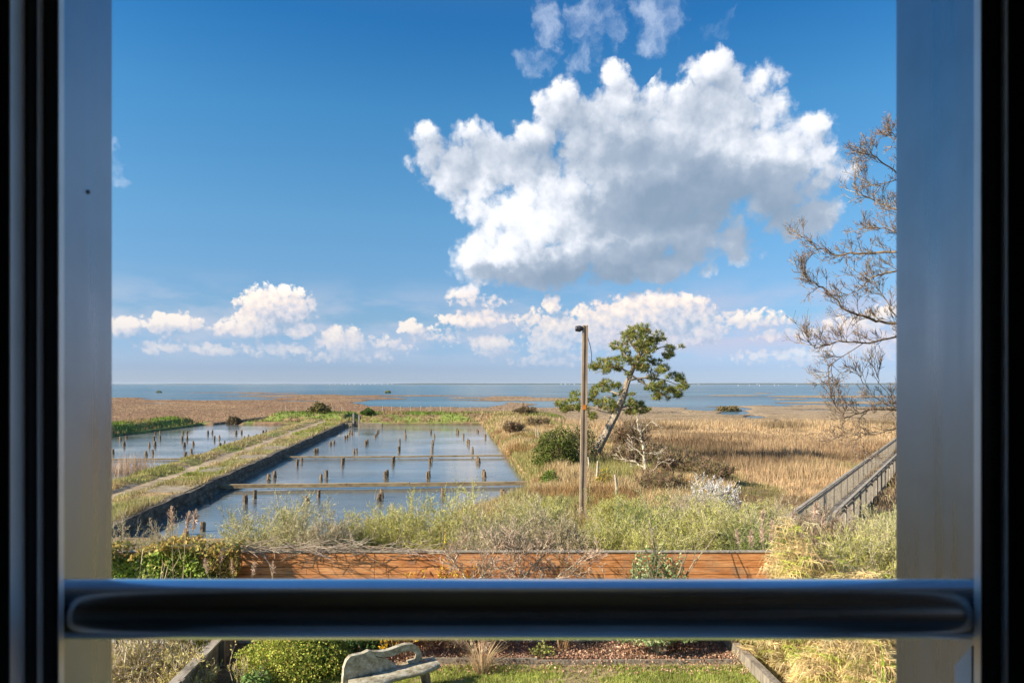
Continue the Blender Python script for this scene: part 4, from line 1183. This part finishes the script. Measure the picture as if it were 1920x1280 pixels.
def reeds(lst, D, label, group):
    for px, ty in lst:
        dd = D + rng.uniform(-.4, .4); x = (px - 960) / F * dd; z0 = float(H(x, dd)) if dd > 13.5 else 0; h = EYE - (ty - 720) / F * dd - z0
        o = bpy.data.objects.new("plume_reed", RM[rng.integers(3)]); C.objects.link(o); o.location = (x, dd, z0); o.scale = (h * .6, h * .6, h); o.rotation_euler = (0, 0, rng.uniform(-.6, .6))
        tag(o, label, "reed", group)


reeds([(1430, 955), (1448, 975), (1477, 952), (1486, 975), (1517, 938), (1400, 990), (1392, 992), (1455, 996), (1428, 992), (1498, 985), (1534, 962), (1440, 985), (1468, 985), (1415, 1000)], 14.6, "tall reed with a pinkish plume behind the right end of the fence", "plumed reeds at the right end of the fence")
reeds([(385, 1020), (407, 1027), (396, 1045), (440, 1050), (322, 950), (339, 960), (354, 955), (470, 1052), (512, 1052)], 13.0, "tall reed with a tan plume standing before the ivy and fence", "plumed reeds by the ivy")
# dry reeds in the smaller pond
x = rng.normal(-26.0, .8, 480); y = rng.normal(46, 1.2, 480); xb = rng.uniform(-31, -24, 260); yb = rng.uniform(40, 48, 260)
x = np.concatenate([x, xb]); y = np.concatenate([y, yb]); ok = x < dikex(y) + .5; x, y = x[ok], y[ok]; N = len(x)
mb = MB(); mb.blades(np.stack([x, y, np.full(N, WZ - .1)], 1), rng.uniform(.5, 1.5, N), .035, rng.normal(scale=.18, size=(N, 2)), pick(N, [(.55, .38, .25), (.48, .32, .22), (.62, .48, .33)]), 1)
tag(mb.build("pond_reeds", M["grass_blades"]), kind="stuff")

# ------------------------------------------------------------------ garden ground
gx = np.linspace(-18, 18, 420); gy = np.linspace(-6, 13.47, 240); GX, GY_ = np.meshgrid(gx, gy)
n = fbm(GX * 1.2, GY_ * 1.2, 201, 4); n2 = fbm(GX * 5, GY_ * 5, 202, 3)
GZ = (n2 - .5) * .03 + np.where(GY_ > 12.5, .04, 0)
soil = np.array((.26, .19, .12)); gr = np.array((.24, .28, .07)); mulch = np.array((.26, .15, .10))
kk = (sstep(n, .30, .46) * sstep(GY_, 12.25, 11.9))[..., None]
col = soil * 1.3 * (1 - kk) + gr * kk
mm = ((GY_ > 12.5) & (GX > -3.2) & (GX < 4.4))[..., None]; col = np.where(mm, mulch * (.6 + .8 * n2[..., None]), col)
lf = (GX < -3.2)[..., None] | (GX > 4.4)[..., None]; col = np.where(lf, np.array((.20, .15, .09)) * (.7 + .6 * n2[..., None]), col)
tag(grid_obj("garden_ground", GX, GY_, GZ, col, M["garden_ground"]), kind="structure")
N = 110000; x = rng.uniform(-3.6, 4.6, N); y = rng.uniform(9.5, 12.35, N); dn = fbm(x * 1.2, y * 1.2, 201, 4) + fbm(x * 5, y * 5, 206, 2) * .3
ok = (dn > .47) | (rng.uniform(size=N) < .18); x, y = x[ok], y[ok]; N = len(x)
mb = MB(); mb.blades(np.stack([x, y, np.full(N, .0)], 1), rng.uniform(.03, .085, N), rng.uniform(.008, .016, N), rng.normal(scale=.03, size=(N, 2)), pick(N, [(.34, .40, .09), (.44, .48, .12), (.50, .48, .17), (.25, .32, .06), (.55, .47, .24)], [4, 4, 2, 3, 1.5]), 1)
tag(mb.build("lawn_grass", M["grass_blades"]), kind="stuff")
N = 26000; x = rng.uniform(-3.2, 4.5, N); y = np.concatenate([rng.uniform(12.5, 13.4, N - 2000), rng.uniform(11.9, 12.5, 2000)])
mb = MB(); mb.leaves(np.stack([x, y, .055 + rng.uniform(0, .05, N)], 1) * 1.0, rng.uniform(.02, .06, N), pick(N, [(.40, .23, .15), (.28, .16, .10), (.52, .34, .23), (.18, .12, .08), (.60, .45, .32)], [4, 4, 3, 3, 1]), .5)
tag(mb.build("bark_mulch", M["twig_mass"]), kind="stuff")


# fence
def fence():
    y0 = 13.42; x0, x1 = -11.0, 5.6
    root = empty("timber_fence", (0, y0, 0), "orange brown fence of horizontal boards on a pale plinth at the garden end", "fence")
    mb = MB(); mb.box(x0, x1, -.06, .10, -.2, .36); mb.build("plinth", M["render_paint"], root)
    xs = np.arange(x0, x1 + .01, 2.766)
    for i in range(len(xs) - 1):
        mb = MB(); z = .38; k = 0
        while z < 1.76:
            e = rng.uniform(-.002, .002); cut = xs[i] + rng.uniform(.4, 2.3)
            mb.box(xs[i] + .004, cut - .002, -.022 + e, .014 + e, z, z + .131); mb.box(cut + .002, xs[i + 1] - .004, -.022 - e, .014 - e, z, z + .131)
            z += .142
        mb.build("board_panel", M["fence_boards"], root)
    mb = MB(); mb.box(x0, x1, .012, .02, .37, 1.79); mb.build("backing", M["wet_stone"], root)
    mb = MB(); mb.box(x0, x1, -.04, .05, 1.802, 1.828); mb.build("coping", M["grey_timber"], root)
    for xx in xs:
        mb = MB(); mb.box(xx - .045, xx + .045, .02, .11, .365, 1.80); mb.build("post", M["grey_timber"], root)


fence()

# ivy
def ivy():
    root = empty("ivy", (-6.6, 13.25, 0), "thick ivy with yellow and rusty leaves smothering the fence end", "ivy")
    N = 15000; u = rng.uniform(0, 1, N); x = -8.6 + u * 3.35
    lo = np.interp(u, [0, .35, .6, .8, 1], [.9, .75, .2, .1, 1.3]) + .35 * fbm(x * 2, x * 0, 301, 3)
    hi = 1.88 + .55 * (fbm(x * 2.3, x * 0, 302, 3) - .3)
    t = rng.uniform(0, 1, N) ** .8; z = lo + (hi - lo) * t
    th = .16 + .30 * fbm(x * 2.2, z * 2.2, 303, 3); y = 13.36 - th * rng.uniform(.5, 1, N); ot = t > .93; y = np.where(ot, 13.3 + rng.uniform(-.3, .4, N), y)
    n = fbm(x * 1.4, z * 1.4, 304, 3); k = sstep(n, .5, .62)[:, None]
    c = pick(N, [(.34, .44, .08), (.25, .35, .06), (.50, .56, .17), (.15, .22, .05), (.58, .54, .18)], [4, 4, 3, 2, 1.5]); c2 = pick(N, [(.58, .40, .14), (.46, .28, .11), (.38, .34, .10)])
    c = c * (1 - k * .85) + c2 * k * .85
    mb = MB(); mb.leaves(np.stack([x + 6.6, y - 13.25, z], 1), rng.uniform(.045, .095, N), c, .9); mb.build("foliage", M["leaf_mass"], root)
    # strands along the coping
    n = 160; xs = rng.uniform(-5.4, -1.6, n); A = np.stack([xs + 6.6, rng.uniform(-.05, .25, n), rng.uniform(1.82, 1.95, n)], 1)
    S = grow(A, np.stack([rng.choice([-1, 1], n) * 1.0, rng.normal(scale=.3, size=n), rng.normal(scale=.2, size=n)], 1), .5, 1, 2, .5, -.05, .6, .007); mb = MB(); mb.prisms(S[0], S[1], np.maximum(S[2], .004), np.maximum(S[3], .003), pick(len(S[0]), [(.40, .32, .24), (.30, .23, .17)]))
    mb.build("stem", M["twig_mass"], root)


ivy()

# ------------------------------------------------------------------ garden shrubs
def tw(name, px, D, w, h, stems, cols, label, **k):
    return twig_shrub(name, ((px - 960) / F * D, D, 0), w, h, stems, cols, None, label, k.pop("cat", "shrub"), k.pop("group", None), **k)


PALE = [(.62, .52, .36), (.52, .43, .29), (.68, .60, .42), (.42, .33, .22)]
gb = "pale leafless brush in the garden corner"
tw("bare_shrub", 262, 12.3, 1.3, 1.75, 26, PALE, "tallest pale leafless shrub standing before the ivy", group=gb, levels=2, kids=3, tick=.7, tcols=[(.55, .52, .14), (.5, .42, .2)], thick=.016, minw=.011, tw=.02, tl=.03)
tw("bare_shrub", 300, 11.8, 1.7, .75, 60, PALE, "tangled mass of dry pale twigs left of the timber retaining wall", group=gb, levels=3, kids=4, tick=.5, tcols=[(.55, .50, .16), (.5, .42, .2)], thick=.012, spread=1.2, up=.0, minw=.010, tw=.02, tl=.03)
tw("bare_shrub", 360, 11.3, .9, .7, 40, PALE, "dry twigs with yellow buds beside the end of the timber retaining wall", group=gb, levels=3, kids=3, tick=.8, tcols=[(.55, .50, .16), (.6, .5, .2)], thick=.010, spread=1.0, up=.1, minw=.009, tw=.02, tl=.03)
tw("bare_shrub", 232, 11.5, .8, .9, 30, PALE, "dry brush around the old grey post at the picture's corner", group=gb, levels=3, kids=3, tick=.5, tcols=[(.55, .50, .16), (.5, .42, .2)], thick=.012, spread=1.0, up=.1, minw=.010)
tw("bare_shrub", 455, 11.4, .55, .75, 12, PALE, "few thin budding twigs in front of the clipped round bush", group=gb, levels=2, kids=2, tick=1.5, tcols=[(.55, .50, .16), (.6, .5, .2)], thick=.009, minw=.009, tw=.02, tl=.03)
mb = MB(); mb.tube([(0, 0, -.1), (.01, 0, .6), (0, 0, 1.25)], [.075, .07, .065], 8, jit=.08); o = mb.build("garden_post", M["weathered_wood"]); o.location = (-7.02, 12.15, 0); tag(o, "old grey weathered post among the dry brush", "post")
# timber retaining wall
root = empty("retaining_wall", (-5.2, 12.0, 0), "low weathered timber retaining wall running from the fence towards the house", "wall")
ya = [13.3, 12.35, 11.5, 10.6, 9.6]
for i in range(4):
    x0, x1 = -5.36 + .05 * i, -5.31 + .05 * i; mb = MB()
    for k in range(3): mb.beam((x0 + 5.2, ya[i] - 12 - .01, .08 + k * .155), (x1 + 5.2, ya[i + 1] - 12 + .01, .08 + k * .155), .06, .148)
    mb.build("board", M["weathered_wood"], root)
    mb = MB(); mb.box(x1 + 5.2 + .035, x1 + 5.2 + .12, ya[i + 1] - 12 - .05, ya[i + 1] - 12 + .04, 0, .52); mb.build("post", M["weathered_wood"], root)
mb = MB(); mb.beam((-5.36 + 5.2, 1.3, .50), (-5.15 + 5.2, -2.4, .50), .16, .035); mb.build("coping", M["grey_timber"], root)


# strap-leaved plants
def strap(name, px, D, n, h, spread, w, cols, label, cat="plant", z=0.0):
    b = ((px - 960) / F * D, D, z); a = rng.uniform(0, 6.28, n); r = rng.uniform(.2, 1, n) * spread
    mb = MB(); hh = h * rng.uniform(.6, 1.1, n)
    mb.blades(np.stack([np.cos(a) * .08, np.sin(a) * .08, a * 0 - .03], 1), hh, w * rng.uniform(.7, 1.2, n), np.stack([np.cos(a) * r, np.sin(a) * r], 1), pick(n, cols), 2)
    o = mb.build(name, M["leaf_mass"]); o.location = b; return tag(o, label, cat)


strap("flax_plant", 378, 12.9, 90, .95, .45, .035, [(.52, .50, .10), (.40, .42, .08), (.60, .56, .20)], "yellow green strap leaved plant behind the timber retaining wall")
strap("flax_plant", 335, 12.9, 60, .8, .5, .03, [(.42, .40, .12), (.34, .36, .08)], "smaller yellowish strap leaved plant among the dry brush")
strap("lily_plant", 1668, 10.6, 9, .95, .30, .10, [(.30, .48, .06), (.38, .56, .08)], "broad fresh green leaves at the lower corner of the opening")
strap("dry_grass_tuft", 903, 12.05, 170, .62, .55, .010, [(.55, .38, .22), (.45, .32, .18), (.62, .48, .30)], "tuft of dry tan grass at the edge of the lawn", "grass tuft")
leafy_bush("clipped_bush", ((545 - 960) / F * 12.0, 12.0, 0), 1.0, .8, .82, 15000, .045, [(.50, .52, .10), (.40, .46, .09), (.62, .58, .15), (.26, .33, .07), (.48, .34, .11)], [4, 4, 2, 3, 1], "rounded small leaved bush with yellow green leaves left of the bench", lump=.2, aspect=.7, stems=8)
leafy_bush("clipped_bush", ((608 - 960) / F * 12.25, 12.25, 0), .5, .55, .78, 8000, .045, [(.20, .29, .07), (.27, .35, .09), (.14, .20, .05)], None, "darker green rounded bush touching the back of the bench", lump=.2, aspect=.7, stems=9)
leafy_bush("laurel_shrub", ((690 - 960) / F * 13.0, 13.0, 0), .55, .3, .72, 1800, .09, [(.10, .19, .07), (.15, .25, .10), (.07, .12, .045), (.20, .28, .10)], None, "dark blue green leafy shrub behind the bench back", lump=.3)
leafy_bush("leafy_plant", ((480 - 960) / F * 11.3, 11.3, 0), .30, .25, .38, 420, .10, [(.20, .32, .10), (.28, .38, .12)], None, "small light green plant in front of the rounded bush", lump=.4)
leafy_bush("leafy_plant", ((1018 - 960) / F * 12.75, 12.75, 0), .28, .2, .28, 450, .06, [(.28, .32, .08), (.38, .36, .14)], None, "low light green plant in the mulch bed", lump=.4)
YL = [(.75, .48, .03), (.68, .42, .02), (.80, .60, .08)]
tw("forsythia", 752, 12.9, 1.2, 1.25, 34, [(.42, .28, .14), (.34, .22, .12)], "yellow flowering forsythia behind the right end of the bench", levels=3, kids=3, tick=1.1, tcols=YL, thick=.010, minw=.008, tw=.028, tl=.03)
tw("forsythia", 830, 13.1, 1.6, 1.72, 34, [(.42, .28, .14), (.34, .22, .12)], "thin forsythia with scattered yellow flowers against the fence", levels=3, kids=3, tick=1.5, tcols=YL, thick=.009, minw=.008, tw=.03, tl=.03)
# two-stemmed leafless shrub
bs = np.array(((890 - 960) / F * 12.75, 12.75, .0)); q = lambda a, c, d=0: at(a, c, 12.75 + d)
limb_tree("leafless_shrub", bs, [([bs - (0, 0, .1), q(888, 1215), q(882, 1180), q(890, 1120), q(905, 1080), q(925, 1045)], .045, .012), ([bs - (-.1, 0, .1), q(905, 1225), q(922, 1190), q(950, 1130), q(985, 1085), q(1010, 1050)], .05, .012),
          ([q(922, 1190), q(985, 1130), q(1040, 1085), q(1090, 1050)], .03, .008), ([q(890, 1120), q(870, 1080), q(850, 1050)], .02, .006), ([q(950, 1130), q(960, 1080), q(965, 1030)], .02, .006)],
          "leafless shrub on two leaning stems in front of the fence middle", "pale_bark", .05, .008, 3, 3, .38, .15, "twig_mass", [(.46, .33, .24), (.36, .26, .19), (.54, .42, .30)], .0045, "shrub", density=1.9)
tw("young_shrub", 1052, 12.95, .45, .75, 9, [(.55, .36, .18), (.45, .30, .16)], "small orange stemmed shrub in the mulch bed", levels=2, kids=2, tick=.3, tcols=[(.5, .4, .2)], thick=.012, minw=.010)
# silvery green bush at the fence
b = ((1232 - 960) / F * 12.75, 12.75, 0)
r_ = leafy_bush("silver_bush", b, .78, .42, 1.6, 6800, .07, [(.32, .40, .18), (.42, .49, .25), (.24, .31, .12), (.52, .54, .29)], None, "silvery green bush reaching above the fence", lump=.65, zoff=.35, stems=8)
# dry umbrella sedge
def sedge(px, D, w, h, n, label):
    b = ((px - 960) / F * D, D, 0); root = empty("sedge_clump", b, label, "sedge", "dry sedge clumps")
    n = int(n * 1.5); q = dome(n, w / 2, w / 2.6, h, .35); q *= (1 + .7 * (fbm(q[:, 0] * 3, q[:, 2] * 3, int(px), 2) - .5))[:, None]
    mb = MB(); base = q * np.array((.25, .25, 0)); base[:, 2] = -.05
    mb.ribbons(base, q, .008, .006, pick(n, [(.52, .43, .22), (.36, .38, .10), (.44, .36, .18)])); mb.build("stem", M["leaf_mass"], root)
    k = 20; A = np.repeat(q, k, 0); a = rng.uniform(0, 6.28, len(A)); l = rng.uniform(.08, .25, len(A)); dr = rng.uniform(-.9, .9, len(A))
    mid = A + np.stack([np.cos(a) * l * .6, np.sin(a) * l * .6, dr * .03 + .01], 1); tip = mid + np.stack([np.cos(a) * l * .45, np.sin(a) * l * .45, (dr - .9) * l * .55], 1)
    c0 = pick(n, [(.74, .57, .29), (.64, .49, .24), (.82, .68, .39), (.48, .52, .12), (.52, .40, .20)], [5, 4, 3, 3.2, 2]); c = np.repeat(c0, k, 0) * rng.uniform(.8, 1.15, (len(A), 1))
    mb = MB(); mb.ribbons(A, mid, .008, .008, c); mb.ribbons(mid, tip, .008, .002, c); mb.build("foliage", M["leaf_mass"], root)


sedge(1520, 12.6, 2.4, 2.25, 1500, "tall mound of dry straw coloured sedge hiding the fence end")
sedge(1600, 11.9, 1.7, 1.55, 900, "dry sedge mound beside the window opening in front of the tall one")
sedge(1560, 11.3, 1.2, .85, 500, "lowest dry sedge mound behind the slanting sleeper")
sedge(1640, 10.9, 1.2, .9, 450, "dry sedge mound above the broad green leaves")
# edging and sleeper
mb = MB(); mb.beam((-1.75, 12.48, .05), (.46, 12.46, .05), .045, .11); mb.beam((.44, 12.43, .04), (4.2, 12.47, .04), .04, .09)
tag(mb.build("edging_board", M["weathered_wood"]), "thin timber edging board between mulch bed and lawn", "edging")
mb = MB(); mb.beam(on(1358, 1192, .16), on(1458, 1292, .16), .14, .2)
tag(mb.build("timber_sleeper", M["weathered_wood"]), "heavy timber sleeper lying slantwise beside the dry sedge", "sleeper")


# ------------------------------------------------------------------ carved bench
def bench():
    a = np.array((-2.52, 10.9, 0)); b = np.array((-1.42, 11.55, 0)); ux = (b - a) / np.linalg.norm(b - a); n = np.array((ux[1], -ux[0], 0))   # n points to the viewer
    root = empty("log_bench", a, "weathered grey bench carved from one log on the lawn", "bench")

    def uv(px, py, off=0.0):
        dr = np.array(((px - 960) / F, 1, -(py - 720) / F)); o = np.array((0, 0, EYE)); p0 = a + n * off
        t = np.dot(p0 - o, n) / np.dot(dr, n); p = o + dr * t; return float(np.dot(p - a, ux)), float(p[2])
    outl = [(642, 1290), (645, 1252), (650, 1238), (657, 1230), (668, 1227), (680, 1225), (692, 1219), (700, 1221), (713, 1221), (726, 1219), (736, 1216), (748, 1211), (762, 1207), (775, 1207), (785, 1213), (790, 1222), (792, 1234), (789, 1244), (770, 1252)]
    hole = [(765, 1240), (780, 1236), (783, 1228), (777, 1221), (766, 1220), (752, 1223), (738, 1228), (722, 1231), (708, 1230), (702, 1227), (705, 1231), (720, 1234), (730, 1237), (736, 1243), (745, 1246)]
    back = [uv(*p) for p in outl] + [uv(*p) for p in hole] + [uv(735, 1262), uv(700, 1285), uv(690, 1295)]
    mb = MB(); mb.prism(back, (0, 0, 0), ux, (0, 0, 1), -.09); o_ = mb.build("backrest", M["carved_wood"], root)
    bm_ = o_.modifiers.new("bevel", 'BEVEL'); bm_.width = .012; bm_.segments = 2; bm_.limit_method = 'ANGLE'
    # seat: a thick half log with an uneven front edge
    L = float(np.linalg.norm(b - a)); s_ = np.linspace(-.1, L + .12, 14); fr = .34 + .05 * np.sin(s_ * 7) - .10 * sstep(s_, L * .6, L + .1)
    top = .40 + .03 * (s_ / L); V = []
    for si, f_, t_ in zip(s_, fr, top):
        for o2, z in ((-.07, t_ - .06), (-.07, t_ + .02), (f_ * .5, t_ + .005), (f_, t_), (f_ + .02, t_ - .05), (f_ * .6, t_ - .13)): V.append(ux * si + n * o2 + np.array((0, 0, z + rng.uniform(-.006, .006))))
    m = 14; k = np.arange(6); k2 = (k + 1) % 6; mb = MB()
    mb.add(V, np.concatenate([np.stack([i * 6 + k, i * 6 + k2, (i + 1) * 6 + k2, (i + 1) * 6 + k], 1) for i in range(m - 1)])); mb.add(V, [tuple(range(6)), tuple(range((m - 1) * 6 + 5, (m - 1) * 6 - 1, -1))])
    mb.build("seat", M["carved_wood"], root, smooth=True)
    for si, o2, dx in ((.2, .05, -.06), (.2, .27, -.06), (L - .12, .02, .06), (L - .12, .2, .06)):
        mb = MB(); p = ux * si + n * o2; q2 = p + ux * dx + n * (.03 if o2 > .1 else -.03)
        mb.tube([np.array((q2[0], q2[1], -.02)), np.array((p[0], p[1], .34))], [.042, .05], 8, jit=.08); mb.build("leg", M["weathered_wood"], root)


bench()

# ------------------------------------------------------------------ window, guard rail and room
def window():
    root = empty("window_frame", (0, .7, 4.3), "dark metal window frame with satin jambs around the view", "window")
    z0, z1 = 0.0, 1.5
    def bx(name, mat, x0, x1, y0, y1):
        mb = MB(); mb.box(x0, x1, y0 - .7, y1 - .7, z0, z1); o = mb.build(name, M[mat], root)
        if name != 'lit_edge_strip': bv = o.modifiers.new("bevel", 'BEVEL'); bv.width = .0010; bv.segments = 2
        return o
    bx("jamb", "satin_metal", -.60, -.4605, .6690, .7864)
    bx("jamb", "satin_metal", .4747, .62, .6709, .844)
    for s_, xi, xo, yb in ((-1, .4398, .4537, .6687), (1, .4548, .4733, .6706)):
        yf = .66; f2 = .6511 if s_ < 0 else .6501
        # sash profile: black front face with a pale cheek painted as lit from outside
        x0, x1 = sorted((s_ * xi, s_ * .60)); bx("sash_profile", "black_profile", x0 + (.0012 if s_ > 0 else 0), x1 - (.0012 if s_ < 0 else 0), yf, yb)
        c0, c1 = sorted((s_ * (xi - .0012), s_ * xi)); bx("lit_edge_strip", "lit_edge_paint", c0, c1, yf + .0008, yb)
        x0, x1 = sorted((s_ * xo, s_ * .62)); bx("sash_profile", "black_profile", x0 + (.0012 if s_ > 0 else 0), x1 - (.0012 if s_ < 0 else 0), f2, yf - .0005)
        c0, c1 = sorted((s_ * (xo - .0012), s_ * xo)); bx("lit_edge_strip", "lit_edge_paint", c0, c1, f2 + .0008, yf - .0008)
    bx("sash_profile", "black_profile", -.64, -.4651, .6304, .6505); bx("lit_edge_strip", "lit_edge_paint", -.4651, -.4639, .6312, .6505)
    bx("sash_profile", "black_profile", .4733 + .0165, .66, .632, .6495)
    # brush seal on the right profile
    mb = MB(); zz = np.arange(0.02, 1.48, .004); n = len(zz); A = np.stack([np.full(n, .4615), np.full(n, -.0415), zz], 1)
    mb.ribbons(A, A + np.stack([rng.uniform(.002, .005, n), rng.uniform(-.004, -.001, n), rng.uniform(-.002, .002, n)], 1), .003, .001, np.tile((.05, .05, .055), (n, 1))); mb.build("brush_seal", M["twig_mass"], root)
    mb = MB(); dd = lambda px: .4747 * F / (px - 960)
    pl = [(dd(1827) - .7, EYE - (1210 - 720) / F * dd(1827) - 4.3), (dd(1795) - .7, EYE - (1247 - 720) / F * dd(1795) - 4.3), (dd(1795) - .7, .3), (dd(1827) - .7, .3)]
    mb.prism(pl, (.4747, 0, 0), (0, 1, 0), (0, 0, 1), -.003); mb.build("pale_plate", M["pale_plate"], root)  # pale chamfered plate lying on the jamb face
    mb = MB(); mb.box(-.60, .62, -.55, .24, -.045, -.003); mb.build("sill", M["white_paint"], root)  # unseen white sill added to reflect light onto the rail's underside

    for px, py in ((165, 360),):
        d_ = .4605 * F / (960 - px); z_ = EYE - (py - 720) / F * d_ - 4.3; mb = MB()
        mb.tube([(-.4612, d_ - .7, z_), (-.4594, d_ - .7, z_)], .0024, 12); mb.build("screw", M["black_profile"], root)


window()
mb = MB(); zc = EYE - .70 * 421 / F; xr = np.linspace(-.458, .472, 24)
mb.tube(np.stack([xr, xr * 0, xr * 0], 1), .0297, 64); o = mb.build("guard_rail", M["rail_metal"], smooth=True); o.location = (0, .7005, zc)
tag(o, "thick round polished metal guard rail across the window", "guard rail")

mb = MB()                                                # the wall with the opening, and the dark room behind the camera
for (x0, x1, z0, z1) in ((-3.2, -.60, 3.2, 6.6), (.62, 3.2, 3.2, 6.6), (-.60, .62, 3.2, 4.25), (-.60, .62, 5.8, 6.6)): mb.box(x0, x1, .66, .90, z0, z1)
mb.box(-6, -3.2, .66, .92, -.1, 7.4); mb.box(3.2, 6, .66, .92, -.1, 7.4); mb.box(-3.2, 3.2, .66, .92, -.1, 3.2); mb.box(-3.2, 3.2, .66, .92, 6.6, 7.4)
tag(mb.build("house_wall", M["outside_render"]), kind="structure")
mb = MB(); mb.box(-3.2, -3.0, -4, .655, 3.2, 6.4); mb.box(3.0, 3.2, -4, -2.6, 3.2, 6.4); mb.box(3.0, 3.2, -.5, .655, 3.2, 6.4); mb.box(3.0, 3.2, -2.6, -.5, 3.2, 4.1); mb.box(3.0, 3.2, -2.6, -.5, 5.7, 6.4); mb.box(-3.2, 3.2, -4.2, -4, 3.2, 6.4)  # side-wall opening added to let sky light into the unseen room
for (x0, x1, z0, z1) in ((-3.0, -.645, 3.4, 6.2), (.665, 3.0, 3.4, 6.2), (-.645, .665, 3.4, 4.25), (-.645, .665, 5.8, 6.2)): mb.box(x0, x1, .64, .656, z0, z1)
tag(mb.build("room_wall", M["room_plaster"]), kind="structure")
mb = MB(); mb.box(-3.2, 3.2, -4.2, .65, 6.4, 6.55); tag(mb.build("room_ceiling", M["room_plaster"]), kind="structure")
mb = MB(); mb.box(-3.0, 3.0, -4, .64, 3.1, 3.3); tag(mb.build("room_floor", M["room_plaster"]), kind="structure")

# haze over the bay
mb = MB(); mb.box(-27000, 27000, -420, 16400, -3.2, 36)
hm = bpy.data.materials.new("haze"); hm.use_nodes = True; hm.node_tree.nodes.clear()
vol = hm.node_tree.nodes.new('ShaderNodeVolumePrincipled'); vol.inputs['Color'].default_value = (.72, .82, .95, 1); vol.inputs['Density'].default_value = 3.5e-5; vol.inputs['Anisotropy'].default_value = .0
ho = hm.node_tree.nodes.new('ShaderNodeOutputMaterial'); hm.node_tree.links.new(vol.outputs[0], ho.inputs['Volume'])
tag(mb.build("haze", hm), kind="stuff")
